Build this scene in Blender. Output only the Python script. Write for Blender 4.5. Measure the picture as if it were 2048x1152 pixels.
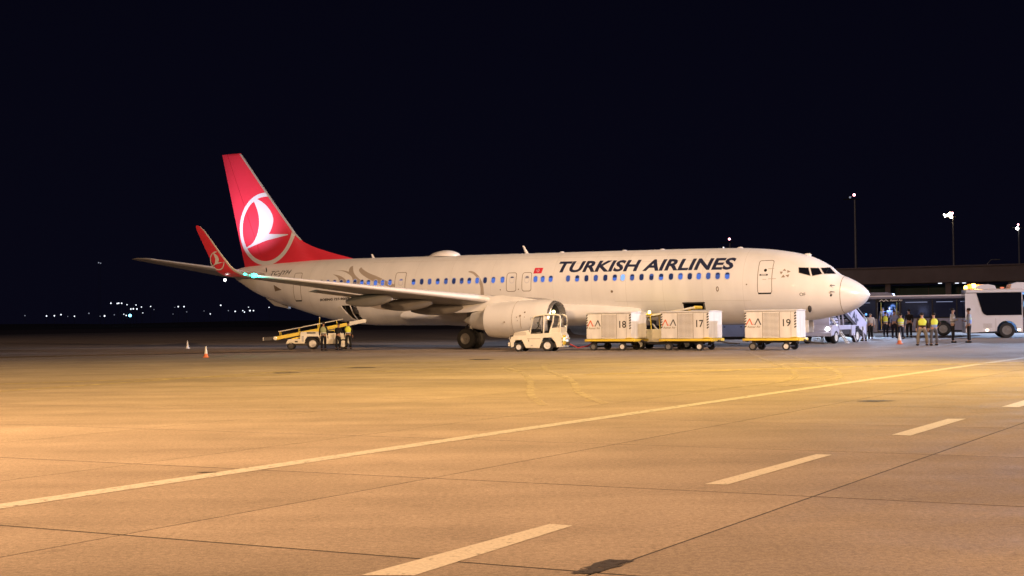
import bpy, bmesh, math, random
from mathutils import Vector, Matrix
random.seed(7)
R = math.radians
PI = math.pi
for o in list(bpy.data.objects):
    bpy.data.objects.remove(o)
S = bpy.context.scene
C = S.collection

# ------------------------------------------------------------------ camera
CAM_H = 1.5403
cam_data = bpy.data.cameras.new('camera')
cam = bpy.data.objects.new('camera', cam_data)
C.objects.link(cam)
cam_data.sensor_width = 36.0
cam_data.lens = 46.2
cam_data.clip_start = 0.1
cam_data.clip_end = 9000
cam.matrix_world = Matrix.Translation((0, 0, CAM_H)) @ Matrix.Rotation(R(90 + 1.401), 4, 'X') @ Matrix.Rotation(R(-0.71), 4, 'Z')
S.camera = cam

# ------------------------------------------------------------------ night sky
W = bpy.data.worlds.new('World')
S.world = W
W.use_nodes = True
wn = W.node_tree
bg = wn.nodes['Background']
tc = wn.nodes.new('ShaderNodeTexCoord')
sep = wn.nodes.new('ShaderNodeSeparateXYZ')
wn.links.new(tc.outputs['Generated'], sep.inputs[0])
rmp = wn.nodes.new('ShaderNodeValToRGB')
rmp.color_ramp.elements[0].position = 0.0
rmp.color_ramp.elements[0].color = (0.0024, 0.0023, 0.0068, 1)
rmp.color_ramp.elements[1].position = 0.45
rmp.color_ramp.elements[1].color = (0.0011, 0.0011, 0.0046, 1)
wn.links.new(sep.outputs['Z'], rmp.inputs[0])
wn.links.new(rmp.outputs[0], bg.inputs[0])
bg.inputs[1].default_value = 1.0

# ------------------------------------------------------------------ apron lighting
def spot(name, loc, target, watts, col, angle, blend=0.6, size=0.5):
    d = bpy.data.lights.new(name, 'SPOT')
    d.energy = watts
    d.color = col
    d.spot_size = R(angle)
    d.spot_blend = blend
    d.shadow_soft_size = size
    o = bpy.data.objects.new(name, d)
    C.objects.link(o)
    o.location = loc
    o.rotation_euler = (Vector(target) - Vector(loc)).to_track_quat('-Z', 'Y').to_euler()
    return o
def point(name, loc, watts, col, size=0.1, parent=None):
    d = bpy.data.lights.new(name, 'POINT')
    d.energy = watts
    d.color = col
    d.shadow_soft_size = size
    o = bpy.data.objects.new(name, d)
    C.objects.link(o)
    o.location = loc
    o.parent = parent
    return o
WARM = (1.0, 0.60, 0.31)
YEL = (1.0, 0.66, 0.15)
COOL = (0.86, 0.84, 1.0)
# floodlight heads on the apron masts behind and beside the photographer, plus one added fill
spot('floodlight_warm', (-17, 2, 16), (-9, 28, 0), 78000, WARM, 92, 1.0, 0.8)
spot('floodlight_warm', (2, -14, 15), (-1.5, 9, 0), 84000, WARM, 74, 1.0, 0.8)
spot('floodlight_warm', (22, 36, 24), (0, 36, 0), 90000, YEL, 82, 1.0, 0.6)
spot('floodlight_warm', (22, 36, 24), (5, 67.5, 2.5), 43000, (1.0, 0.64, 0.335), 62, 0.9, 0.6)
spot('floodlight_warm', (22, 36, 24.5), (-8, 77, 4), 46000, (1.0, 0.645, 0.39), 36, 0.9, 0.6)
spot('floodlight_warm', (-120, 100, 22), (-60, 150, 0), 45000, (1.0, 0.66, 0.5), 95, 1.0, 0.8)  # added fill far to the left, brightens the dark ground past the apron
fill_data = bpy.data.lights.new('fill_sun', 'SUN')  # dim sun lamp added to lift the far ground and hills
fill_data.energy = 0.11
fill_data.angle = R(0.5)
fill_data.color = (1.0, 0.80, 0.86)
fill_ob = bpy.data.objects.new('fill_sun', fill_data)
C.objects.link(fill_ob)
fill_ob.rotation_euler = Vector((0.55, 0.75, -0.42)).to_track_quat('-Z', 'Y').to_euler()
# cool floodlights on masts off the right of the view and on the terminal side
spot('floodlight_cool', (85, 66, 22), (8, 65, 1), 210000, (0.76, 0.77, 1.0), 46, 0.8, 0.6)
spot('floodlight_cool', (47, 6, 26), (11.5, 62.5, 1.2), 80000, COOL, 26, 1.0, 0.6)
spot('floodlight_cool', (64, 40, 18), (35, 87, 2.5), 95000, (1.0, 0.84, 0.84), 40, 0.9, 0.6)
spot('floodlight_terminal', (52, 125, 13), (16, 80, 0), 90000, (0.50, 0.66, 1.0), 70, 0.8, 0.6)

S.view_settings.view_transform = 'Standard'
S.view_settings.look = 'None'
S.view_settings.exposure = 0
S.view_settings.gamma = 1
S.view_settings.use_curve_mapping = False
S.cycles.max_bounces = 5
S.cycles.diffuse_bounces = 2
S.cycles.glossy_bounces = 3
S.cycles.transparent_max_bounces = 8
S.cycles.sample_clamp_indirect = 4
S.cycles.use_denoising = True
S.cycles.caustics_reflective = False
S.cycles.caustics_refractive = False

# ------------------------------------------------------------------ materials
def mat(name, col, rough=0.5, metal=0.0, var=0.0, scale=3.0, stretch=(1, 1, 1), coat=0.0, emit=None, es=0.0, bump=0.0, bscale=40.0, spec=0.5, world=False):
    m = bpy.data.materials.new(name)
    m.use_nodes = True
    nt = m.node_tree
    b = nt.nodes['Principled BSDF']
    b.inputs['Base Color'].default_value = (*col, 1)
    b.inputs['Roughness'].default_value = rough
    b.inputs['Metallic'].default_value = metal
    b.inputs['Specular IOR Level'].default_value = spec
    b.inputs['Coat Weight'].default_value = coat
    if emit:
        b.inputs['Emission Color'].default_value = (*emit, 1)
        b.inputs['Emission Strength'].default_value = es
    if var > 0 or bump > 0:
        tcn = nt.nodes.new('ShaderNodeTexCoord')
        mp = nt.nodes.new('ShaderNodeMapping')
        mp.inputs['Scale'].default_value = stretch
        if world:
            ge = nt.nodes.new('ShaderNodeNewGeometry')
            nt.links.new(ge.outputs['Position'], mp.inputs[0])
        else:
            nt.links.new(tcn.outputs['Object'], mp.inputs[0])
    if var > 0:
        no = nt.nodes.new('ShaderNodeTexNoise')
        no.inputs['Scale'].default_value = scale
        no.inputs['Detail'].default_value = 6
        nt.links.new(mp.outputs[0], no.inputs['Vector'])
        rp = nt.nodes.new('ShaderNodeMapRange')
        rp.inputs[1].default_value = 0.3
        rp.inputs[2].default_value = 0.7
        rp.inputs[3].default_value = 1 - var
        rp.inputs[4].default_value = 1 + var * 0.3
        nt.links.new(no.outputs[0], rp.inputs[0])
        mx = nt.nodes.new('ShaderNodeMix')
        mx.data_type = 'RGBA'
        mx.blend_type = 'MULTIPLY'
        mx.inputs[0].default_value = 1
        mx.inputs[6].default_value = (*col, 1)
        nt.links.new(rp.outputs[0], mx.inputs[7])
        nt.links.new(mx.outputs[2], b.inputs['Base Color'])
        r2 = nt.nodes.new('ShaderNodeMapRange')
        r2.inputs[3].default_value = rough + 0.12
        r2.inputs[4].default_value = max(0.05, rough - 0.08)
        nt.links.new(no.outputs[0], r2.inputs[0])
        nt.links.new(r2.outputs[0], b.inputs['Roughness'])
    if bump > 0:
        n2 = nt.nodes.new('ShaderNodeTexNoise')
        n2.inputs['Scale'].default_value = bscale
        n2.inputs['Detail'].default_value = 4
        nt.links.new(mp.outputs[0], n2.inputs['Vector'])
        bp = nt.nodes.new('ShaderNodeBump')
        bp.inputs['Strength'].default_value = bump
        bp.inputs['Distance'].default_value = 0.02
        nt.links.new(n2.outputs[0], bp.inputs['Height'])
        nt.links.new(bp.outputs[0], b.inputs['Normal'])
    return m

def concrete_mat(name, base, tint=0.07, wear=1.0):
    m = bpy.data.materials.new(name)
    m.use_nodes = True
    nt = m.node_tree
    L = nt.links.new
    b = nt.nodes['Principled BSDF']
    b.inputs['Specular IOR Level'].default_value = 0.25
    ge = nt.nodes.new('ShaderNodeNewGeometry')
    oi = nt.nodes.new('ShaderNodeObjectInfo')
    def noise(scale, detail, rough=0.6, stretch=None):
        n = nt.nodes.new('ShaderNodeTexNoise')
        n.inputs['Scale'].default_value = scale
        n.inputs['Detail'].default_value = detail
        n.inputs['Roughness'].default_value = rough
        if stretch:
            mp = nt.nodes.new('ShaderNodeMapping')
            mp.inputs['Rotation'].default_value = (0, 0, stretch[0])
            mp.inputs['Scale'].default_value = (stretch[1], stretch[2], 1)
            L(ge.outputs['Position'], mp.inputs[0])
            L(mp.outputs[0], n.inputs['Vector'])
        else:
            L(ge.outputs['Position'], n.inputs['Vector'])
        return n
    def mr(src, a, bb, c, d):
        r = nt.nodes.new('ShaderNodeMapRange')
        for i, v in zip((1, 2, 3, 4), (a, bb, c, d)):
            r.inputs[i].default_value = v
        L(src, r.inputs[0])
        return r.outputs[0]
    def mul(a, c):
        n = nt.nodes.new('ShaderNodeMath')
        n.operation = 'MULTIPLY'
        L(a, n.inputs[0])
        L(c, n.inputs[1])
        return n.outputs[0]
    big = mr(noise(0.13, 4).outputs[0], 0.3, 0.7, 1 - 0.16 * wear, 1 + 0.14 * wear)
    mid = mr(noise(0.9, 6, 0.65).outputs[0], 0.3, 0.7, 1 - 0.10 * wear, 1 + 0.08 * wear)
    streak = mr(noise(0.5, 5, 0.6, (R(-57), 0.22, 1.6)).outputs[0], 0.35, 0.65, 1 - 0.09 * wear, 1 + 0.07 * wear)
    streak2 = mr(noise(0.6, 5, 0.6, (R(20), 0.15, 1.2)).outputs[0], 0.35, 0.65, 1 - 0.08 * wear, 1 + 0.08 * wear)
    fine = mr(noise(22, 3, 0.8).outputs[0], 0.3, 0.7, 0.72, 1.28)
    grit = mr(noise(75, 2, 0.8).outputs[0], 0.3, 0.7, 0.76, 1.24)
    dark = mr(noise(1.7, 5, 0.75).outputs[0], 0.60, 0.74, 1.0, 0.72)
    f = mul(mul(mul(big, mid), mul(streak, streak2)), mul(mul(fine, grit), dark))
    rnd = mr(oi.outputs['Random'], 0, 1, 1 - tint, 1 + tint)
    f = mul(f, rnd)
    mx = nt.nodes.new('ShaderNodeMix')
    mx.data_type = 'RGBA'
    mx.blend_type = 'MULTIPLY'
    mx.inputs[0].default_value = 1
    mx.inputs[6].default_value = (*base, 1)
    L(f, mx.inputs[7])
    L(mx.outputs[2], b.inputs['Base Color'])
    L(mr(noise(1.3, 4).outputs[0], 0.3, 0.7, 0.72, 0.95), b.inputs['Roughness'])
    bp = nt.nodes.new('ShaderNodeBump')
    bp.inputs['Strength'].default_value = 0.8
    bp.inputs['Distance'].default_value = 0.007
    L(noise(45, 4, 0.8).outputs[0], bp.inputs['Height'])
    L(bp.outputs[0], b.inputs['Normal'])
    return m

def worn_mat(name, col, amount, scale=6.0, rough=0.7, soft=0.12):
    """paint or dust on the pavement: noise wears it through"""
    m = bpy.data.materials.new(name)
    m.use_nodes = True
    nt = m.node_tree
    L = nt.links.new
    b = nt.nodes['Principled BSDF']
    b.inputs['Base Color'].default_value = (*col, 1)
    b.inputs['Roughness'].default_value = rough
    ge = nt.nodes.new('ShaderNodeNewGeometry')
    no = nt.nodes.new('ShaderNodeTexNoise')
    no.inputs['Scale'].default_value = scale
    no.inputs['Detail'].default_value = 7
    no.inputs['Roughness'].default_value = 0.7
    L(ge.outputs['Position'], no.inputs['Vector'])
    mr = nt.nodes.new('ShaderNodeMapRange')
    mr.inputs[1].default_value = amount - soft
    mr.inputs[2].default_value = amount + soft
    L(no.outputs[0], mr.inputs[0])
    L(mr.outputs[0], b.inputs['Alpha'])
    n2 = nt.nodes.new('ShaderNodeTexNoise')
    n2.inputs['Scale'].default_value = 40
    n2.inputs['Detail'].default_value = 4
    L(ge.outputs['Position'], n2.inputs['Vector'])
    m2 = nt.nodes.new('ShaderNodeMapRange')
    m2.inputs[1].default_value = 0.3
    m2.inputs[2].default_value = 0.7
    m2.inputs[3].default_value = 0.8
    m2.inputs[4].default_value = 1.1
    L(n2.outputs[0], m2.inputs[0])
    mx = nt.nodes.new('ShaderNodeMix')
    mx.data_type = 'RGBA'
    mx.blend_type = 'MULTIPLY'
    mx.inputs[0].default_value = 1
    mx.inputs[6].default_value = (*col, 1)
    L(m2.outputs[0], mx.inputs[7])
    L(mx.outputs[2], b.inputs['Base Color'])
    return m

M = {}
M['concrete'] = concrete_mat('concrete', (0.315, 0.255, 0.205))
M['joint'] = mat('joint_sealant', (0.045, 0.035, 0.03), 0.9)
M['earth'] = mat('dry_earth', (0.16, 0.12, 0.10), 0.95, var=0.4, scale=0.05, world=True)
M['hill'] = mat('dark_hill', (0.06, 0.052, 0.05), 1.0, var=0.3, scale=0.01, world=True)
M['line'] = worn_mat('faded_line_paint', (0.50, 0.46, 0.40), 0.37, 9, 0.7, 0.10)
M['dash'] = worn_mat('dash_paint', (0.62, 0.56, 0.47), 0.33, 14, 0.7, 0.09)
M['ghost'] = worn_mat('ghost_line_paint', (0.55, 0.44, 0.22), 0.49, 2.2, 0.8, 0.2)
M['dust'] = worn_mat('pale_tyre_dust', (0.49, 0.405, 0.295), 0.49, 1.6, 0.9, 0.3)
M['tar'] = worn_mat('tar_patch', (0.06, 0.052, 0.05), 0.42, 11, 0.7, 0.10)
M['white'] = mat('aircraft_white', (0.80, 0.79, 0.77), 0.45, var=0.09, scale=0.8, stretch=(1.6, 1, 0.35), coat=0.08)
M['radome'] = mat('radome_white', (0.82, 0.81, 0.81), 0.28, var=0.03, scale=1.2, coat=0.4)
M['red'] = mat('livery_red', (0.68, 0.036, 0.064), 0.35, var=0.06, scale=0.8, coat=0.3)
M['livery_white'] = mat('livery_white', (0.62, 0.62, 0.65), 0.35)
M['navy'] = mat('livery_navy', (0.022, 0.028, 0.065), 0.4)
M['taupe'] = mat('livery_taupe', (0.42, 0.36, 0.30), 0.4)
M['winggrey'] = mat('wing_grey', (0.29, 0.28, 0.27), 0.42, var=0.12, scale=0.9, stretch=(2, 0.4, 1), coat=0.1)
M['metal'] = mat('bare_metal', (0.72, 0.71, 0.70), 0.25, 0.85, var=0.1, scale=3)
M['lightmetal'] = mat('painted_metal', (0.55, 0.54, 0.52), 0.35, 0.3, var=0.1, scale=3)
M['darkmetal'] = mat('dark_metal', (0.06, 0.055, 0.055), 0.5, 0.4, var=0.3, scale=6)
M['black'] = mat('black_paint', (0.010, 0.010, 0.011), 0.5, spec=0.2)
M['busglass'] = mat('bus_glass', (0.006, 0.007, 0.012), 0.1, spec=0.2, emit=(0.12, 0.18, 0.55), es=0.018)
M['rubber'] = mat('tyre_rubber', (0.018, 0.017, 0.017), 0.8, bump=0.2)
M['interior'] = mat('dark_interior', (0.02, 0.018, 0.018), 0.9)
M['seam'] = mat('panel_seam', (0.20, 0.15, 0.10), 0.7)
M['darkglass'] = mat('dark_glass', (0.006, 0.007, 0.012), 0.08, spec=0.28)
M['fairing'] = mat('fairing_grey', (0.24, 0.23, 0.22), 0.5, var=0.1, scale=2)
M['ductgrey'] = mat('duct_grey', (0.16, 0.16, 0.16), 0.5)
M['slatwhite'] = mat('slat_white', (0.74, 0.72, 0.70), 0.4, var=0.05, scale=2)
M['clearglass'] = mat('tinted_glass', (0.02, 0.022, 0.025), 0.05, spec=0.6)
M['clearglass'].node_tree.nodes['Principled BSDF'].inputs['Alpha'].default_value = 0.35
M['cream'] = mat('cream_paint', (0.78, 0.74, 0.60), 0.4, var=0.10, scale=2.5, coat=0.15)
M['cartwhite'] = mat('cart_white', (0.82, 0.80, 0.75), 0.45, var=0.17, scale=1.6, stretch=(2, 2, 0.6), coat=0.1)
M['yellow'] = mat('safety_yellow', (0.84, 0.62, 0.06), 0.45, var=0.14, scale=4)
M['rim'] = mat('rim_white', (0.75, 0.73, 0.68), 0.45, var=0.2, scale=9)
M['rimgrey'] = mat('rim_grey', (0.22, 0.21, 0.20), 0.5, 0.3, var=0.2, scale=9)
M['hazard'] = mat('hazard_black', (0.02, 0.018, 0.015), 0.5)
M['orange'] = mat('logo_orange', (0.75, 0.13, 0.03), 0.5)
M['print'] = mat('print_black', (0.025, 0.022, 0.02), 0.5)
M['printgrey'] = mat('print_grey', (0.30, 0.24, 0.17), 0.5)
M['conewhite'] = mat('cone_white', (0.8, 0.78, 0.74), 0.5)
M['coneorange'] = mat('cone_orange', (0.75, 0.20, 0.07), 0.5)
M['buswhite'] = mat('bus_white', (0.74, 0.72, 0.74), 0.35, var=0.06, scale=1.0, coat=0.3)
M['busgrey'] = mat('bus_bluegrey', (0.15, 0.155, 0.22), 0.4, var=0.08, scale=1.0, coat=0.2)
M['stair_bluelit'] = mat('stair_white_bluelit', (0.52, 0.52, 0.66), 0.4, var=0.08, scale=2.0)  # white paint with the blue light on the stairs mixed into its colour
M['fascia'] = mat('fascia_concrete', (0.20, 0.165, 0.17), 0.85, var=0.15, scale=0.6)
M['greenglass'] = mat('green_glass', (0.03, 0.085, 0.075), 0.35, spec=0.15, var=0.2, scale=0.4)
M['steel'] = mat('galvanised_steel', (0.42, 0.42, 0.42), 0.5, 0.5, var=0.2, scale=3)
M['net'] = mat('net_strap', (0.6, 0.58, 0.55), 0.8)
def emat(name, col, s):
    return mat(name, (0.02, 0.02, 0.02), 0.4, emit=col, es=s)
M['win_dark'] = mat('window_dark', (0.010, 0.014, 0.030), 0.12, emit=(0.10, 0.18, 0.55), es=0.16)
M['win_mid'] = mat('window_mid', (0.02, 0.03, 0.07), 0.12, emit=(0.10, 0.20, 0.66), es=0.45)
M['win_blue'] = mat('window_blue', (0.02, 0.04, 0.10), 0.12, emit=(0.09, 0.20, 0.74), es=0.82)
M['win_bright'] = mat('window_bright', (0.1, 0.2, 0.4), 0.12, emit=(0.22, 0.46, 1.0), es=0.95)
M['lamp_white'] = emat('lamp_white', (1.0, 0.95, 0.9), 14)
M['lamp_warm'] = emat('lamp_warm', (1.0, 0.78, 0.5), 22)
M['lamp_red'] = emat('lamp_red', (1.0, 0.35, 0.40), 9)
M['lamp_green'] = emat('lamp_green', (0.03, 1.0, 0.75), 14)
M['lamp_amber'] = emat('lamp_amber', (1.0, 0.26, 0.02), 3.0)
M['lamp_amber2'] = emat('lamp_amber_bright', (1.0, 0.52, 0.11), 9.0)
M['lamp_lime'] = emat('lamp_lime', (1.0, 0.92, 0.36), 5)
M['lamp_town'] = emat('lamp_town', (0.85, 0.90, 1.0), 2.0)
M['lamp_towndim'] = emat('lamp_town_dim', (0.7, 0.75, 0.95), 0.35)
M['lamp_cyan'] = emat('lamp_cyan', (0.25, 0.8, 1.0), 3.5)
M['blueled'] = emat('blue_led', (0.12, 0.42, 1.0), 1.6)
M['stripelight'] = emat('interior_strip', (0.5, 0.6, 1.0), 0.5)

# ------------------------------------------------------------------ mesh helpers
class MB:
    def __init__(self):
        self.bm = bmesh.new()
    def box(self, c, s, bev=0.0, rot=None):
        r = bmesh.ops.create_cube(self.bm, size=1.0)
        vs = r['verts']
        bmesh.ops.scale(self.bm, vec=s, verts=vs)
        if bev > 0:
            es = list({e for v in vs for e in v.link_edges})
            rb = bmesh.ops.bevel(self.bm, geom=es, offset=bev, segments=1, profile=0.5, affect='EDGES')
            vs = list({v for f in rb['faces'] for v in f.verts} | {v for v in vs if v.is_valid})
        if rot is not None:
            bmesh.ops.rotate(self.bm, cent=(0, 0, 0), matrix=rot, verts=vs)
        bmesh.ops.translate(self.bm, vec=c, verts=vs)
        return self
    def prism(self, poly, a, b, axis='y', bev=0.0):
        """polygon in the plane across axis, extruded from a to b"""
        def P(u, v, w):
            return (u, w, v) if axis == 'y' else ((w, u, v) if axis == 'x' else (u, v, w))
        v0 = [self.bm.verts.new(P(u, v, a)) for u, v in poly]
        v1 = [self.bm.verts.new(P(u, v, b)) for u, v in poly]
        n = len(poly)
        fs = [self.bm.faces.new(v0), self.bm.faces.new(v1[::-1])]
        for i in range(n):
            fs.append(self.bm.faces.new((v0[i], v1[i], v1[(i + 1) % n], v0[(i + 1) % n])))
        bmesh.ops.recalc_face_normals(self.bm, faces=fs)
        if bev > 0:
            es = list({e for f in fs[:2] for e in f.edges})
            bmesh.ops.bevel(self.bm, geom=es, offset=bev, segments=1, profile=0.5, affect='EDGES')
        return self
    def rings(self, rings, cap=True, closed=True):
        rv = [[self.bm.verts.new(p) for p in r] for r in rings]
        n = len(rv[0])
        for a, b in zip(rv[:-1], rv[1:]):
            for i in range(n if closed else n - 1):
                j = (i + 1) % n
                try:
                    self.bm.faces.new((a[i], a[j], b[j], b[i]))
                except ValueError:
                    pass
        if cap and closed:
            for r in (rv[0][::-1], rv[-1]):
                try:
                    self.bm.faces.new(r)
                except ValueError:
                    pass
        return self
    def tube(self, pts, rad, seg=8, cap=True):
        pts = [Vector(p) for p in pts]
        if not isinstance(rad, (list, tuple)):
            rad = [rad] * len(pts)
        rings = []
        for i, p in enumerate(pts):
            t = (pts[min(i + 1, len(pts) - 1)] - pts[max(i - 1, 0)]).normalized()
            up = Vector((0, 0, 1)) if abs(t.z) < 0.9 else Vector((1, 0, 0))
            a = t.cross(up).normalized()
            b = t.cross(a).normalized()
            rings.append([p + (a * math.cos(2 * PI * k / seg) + b * math.sin(2 * PI * k / seg)) * rad[i] for k in range(seg)])
        return self.rings(rings, cap)
    def lathe(self, prof, c=(0, 0, 0), axis='y', seg=24, cap=True):
        """profile of (radius, position along axis)"""
        rings = []
        for r, h in prof:
            ring = []
            for k in range(seg):
                a = 2 * PI * k / seg
                u, v = r * math.cos(a), r * math.sin(a)
                p = (u, h, v) if axis == 'y' else ((h, u, v) if axis == 'x' else (u, v, h))
                ring.append((p[0] + c[0], p[1] + c[1], p[2] + c[2]))
            rings.append(ring)
        return self.rings(rings, cap)
    def ball(self, c, r, seg=10, sc=(1, 1, 1)):
        rr = bmesh.ops.create_uvsphere(self.bm, u_segments=seg, v_segments=max(4, seg // 2 + 1), radius=r)
        bmesh.ops.scale(self.bm, vec=sc, verts=rr['verts'])
        bmesh.ops.translate(self.bm, vec=c, verts=rr['verts'])
        return self
    def quad(self, pts):
        self.bm.faces.new([self.bm.verts.new(p) for p in pts])
        return self
    def mesh(self, name, m, angle=38, recalc=True):
        if recalc:
            bmesh.ops.recalc_face_normals(self.bm, faces=self.bm.faces[:])
        me = bpy.data.meshes.new(name)
        self.bm.to_mesh(me)
        self.bm.free()
        for mm in (m if isinstance(m, (list, tuple)) else [m]):
            me.materials.append(mm)
        if angle:
            me.polygons.foreach_set('use_smooth', [True] * len(me.polygons))
            me.set_sharp_from_angle(angle=R(angle))
        return me
    def build(self, name, m, parent=None, angle=38, recalc=True, loc=None):
        o = bpy.data.objects.new(name, self.mesh(name, m, angle, recalc))
        C.objects.link(o)
        o.parent = parent
        if loc is not None:
            o.location = loc
        return o

def tag(o, label=None, cat=None, group=None, kind=None):
    if label: o['label'] = label
    if cat: o['category'] = cat
    if group: o['group'] = group
    if kind: o['kind'] = kind
    return o
def thing(name, label, cat, loc=(0, 0, 0), rz=0.0, group=None):
    o = bpy.data.objects.new(name, None)
    C.objects.link(o)
    o.empty_display_size = 0.3
    o.location = loc
    o.rotation_euler = (0, 0, rz)
    return tag(o, label, cat, group)
def copy_tree(o, parent=None):
    c = o.copy()
    C.objects.link(c)
    if parent is not None:
        c.parent = parent
    for ch in list(o.children):
        copy_tree(ch, c)
    return c

def fill2d(loops):
    cu = bpy.data.curves.new('outline', 'CURVE')
    cu.dimensions = '2D'
    cu.fill_mode = 'BOTH'
    for lp in loops:
        sp = cu.splines.new('POLY')
        sp.points.add(len(lp) - 1)
        for p, q in zip(sp.points, lp):
            p.co = (q[0], q[1], 0, 1)
        sp.use_cyclic_u = True
    ob = bpy.data.objects.new('outline', cu)
    me = bpy.data.meshes.new_from_object(ob)
    bpy.data.objects.remove(ob)
    bpy.data.curves.remove(cu)
    bm = bmesh.new()
    bm.from_mesh(me)
    bpy.data.meshes.remove(me)
    return bm
def text2d(s, bold=0.0, shear=0.0, spacing=1.0):
    cu = bpy.data.curves.new('lettering', 'FONT')
    cu.body = s
    cu.size = 1.0
    cu.shear = shear
    cu.offset = bold
    cu.space_character = spacing
    cu.resolution_u = 3
    cu.fill_mode = 'FRONT'
    ob = bpy.data.objects.new('lettering', cu)
    me = bpy.data.meshes.new_from_object(ob)
    bpy.data.objects.remove(ob)
    bpy.data.curves.remove(cu)
    bm = bmesh.new()
    bm.from_mesh(me)
    bpy.data.meshes.remove(me)
    xs = [v.co.x for v in bm.verts]
    ys = [v.co.y for v in bm.verts]
    x0, x1, y0, y1 = min(xs), max(xs), min(ys), max(ys)
    for v in bm.verts:
        v.co.x = (v.co.x - x0) / (x1 - x0)
        v.co.y = (v.co.y - y0) / (y1 - y0)
        v.co.z = 0
    return bm
def cut(bm, axis, step):
    i = 'xy'.index(axis)
    lo = min(v.co[i] for v in bm.verts)
    hi = max(v.co[i] for v in bm.verts)
    n = Vector((1, 0, 0)) if i == 0 else Vector((0, 1, 0))
    k = lo + step
    while k < hi - step * 0.2:
        bmesh.ops.bisect_plane(bm, geom=bm.verts[:] + bm.edges[:] + bm.faces[:], plane_co=n * k, plane_no=n)
        k += step
def decal(name, bm, fn, m, parent, sx=0, sz=0, angle=180):
    """lay a flat outline on a surface: fn(u, v) gives the 3-D point"""
    if sx: cut(bm, 'x', sx)
    if sz: cut(bm, 'y', sz)
    for v in bm.verts:
        v.co = fn(v.co.x, v.co.y)
    me = bpy.data.meshes.new(name)
    bm.to_mesh(me)
    bm.free()
    me.materials.append(m)
    o = bpy.data.objects.new(name, me)
    C.objects.link(o)
    o.parent = parent
    return o
def rrect(u0, u1, v0, v1, r, n=4):
    pts = []
    for cx, cy, a0 in ((u1 - r, v1 - r, 0), (u0 + r, v1 - r, 90), (u0 + r, v0 + r, 180), (u1 - r, v0 + r, 270)):
        for k in range(n + 1):
            a = R(a0 + 90 * k / n)
            pts.append((cx + r * math.cos(a), cy + r * math.sin(a)))
    return pts
def smooth_loop(pts, sub=4, sharp=()):
    """Catmull-Rom through the outline, keeping the listed corners sharp"""
    n = len(pts)
    out = []
    for i in range(n):
        p1, p2 = pts[i], pts[(i + 1) % n]
        p0 = pts[(i - 1) % n] if i not in sharp else p1
        p3 = pts[(i + 2) % n] if (i + 1) % n not in sharp else p2
        for k in range(sub):
            t = k / sub
            out.append(tuple(0.5 * ((2 * p1[d]) + (-p0[d] + p2[d]) * t + (2 * p0[d] - 5 * p1[d] + 4 * p2[d] - p3[d]) * t * t + (-p0[d] + 3 * p1[d] - 3 * p2[d] + p3[d]) * t ** 3) for d in (0, 1)))
    return out
def circle2d(cx, cy, r, n=48, a0=0, a1=360):
    return [(cx + r * math.cos(R(a0 + (a1 - a0) * k / n)), cy + r * math.sin(R(a0 + (a1 - a0) * k / n))) for k in range(n)]
def flat(y, x0=0, z0=0, sx=1, sz=1):
    return lambda u, v: Vector((x0 + u * sx, y, z0 + v * sz))

def wheel(parent, x, y, r, w, rim, side=-1, rr=0.6, seg=24):
    """tyre with a rim child; side is the outward direction along y"""
    t = MB().lathe([(r * 0.55, -w / 2), (r * 0.92, -w / 2), (r, -w * 0.32), (r, w * 0.32), (r * 0.92, w / 2), (r * 0.55, w / 2)], seg=seg, cap=False).build('wheel', M['rubber'], parent, loc=(x, y, r))
    s = side
    MB().lathe([(r * rr, s * w * 0.42), (r * rr, s * w * 0.505), (r * rr * 0.86, s * w * 0.50), (r * rr * 0.78, s * w * 0.40), (r * rr * 0.42, s * w * 0.39), (r * rr * 0.34, s * w * 0.47), (r * rr * 0.02, s * w * 0.49)], seg=16).build('rim', rim, t)
    MB().lathe([(r * 0.56, -s * w * 0.3), (r * 0.56, -s * w * 0.4)], seg=12).build('rim_back', M['darkmetal'], t)
    return t

# ================================================================== SETTING
# ground far beyond the apron, and the low hills on the horizon
g = MB().quad([(-4000, -200, -0.06), (4000, -200, -0.06), (4000, 5000, -0.06), (-4000, 5000, -0.06)]).build('ground', M['earth'], angle=0)
tag(g, 'dark bare ground stretching to the horizon beyond the apron', kind='structure')
def hill_h(x, y):
    t = (y - 560) / 700.0
    base = max(0.0, min(1.0, t))
    base = base * base * (3 - 2 * base)
    return base * (4 + 2 * math.sin(x * 0.006 + 1.0) + 1 * math.sin(x * 0.017))
mb = MB()
NX, NY = 60, 18
vv = [[mb.bm.verts.new((-1300 + 2300 * i / NX, 550 + 1300 * j / NY, hill_h(-1300 + 2300 * i / NX, 550 + 1300 * j / NY) - 0.1)) for i in range(NX + 1)] for j in range(NY + 1)]
for j in range(NY):
    for i in range(NX):
        mb.bm.faces.new((vv[j][i], vv[j][i + 1], vv[j + 1][i + 1], vv[j + 1][i]))
tag(mb.build('hills', M['hill'], angle=180), 'low dark hills on the horizon under the night sky', kind='structure')

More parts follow.
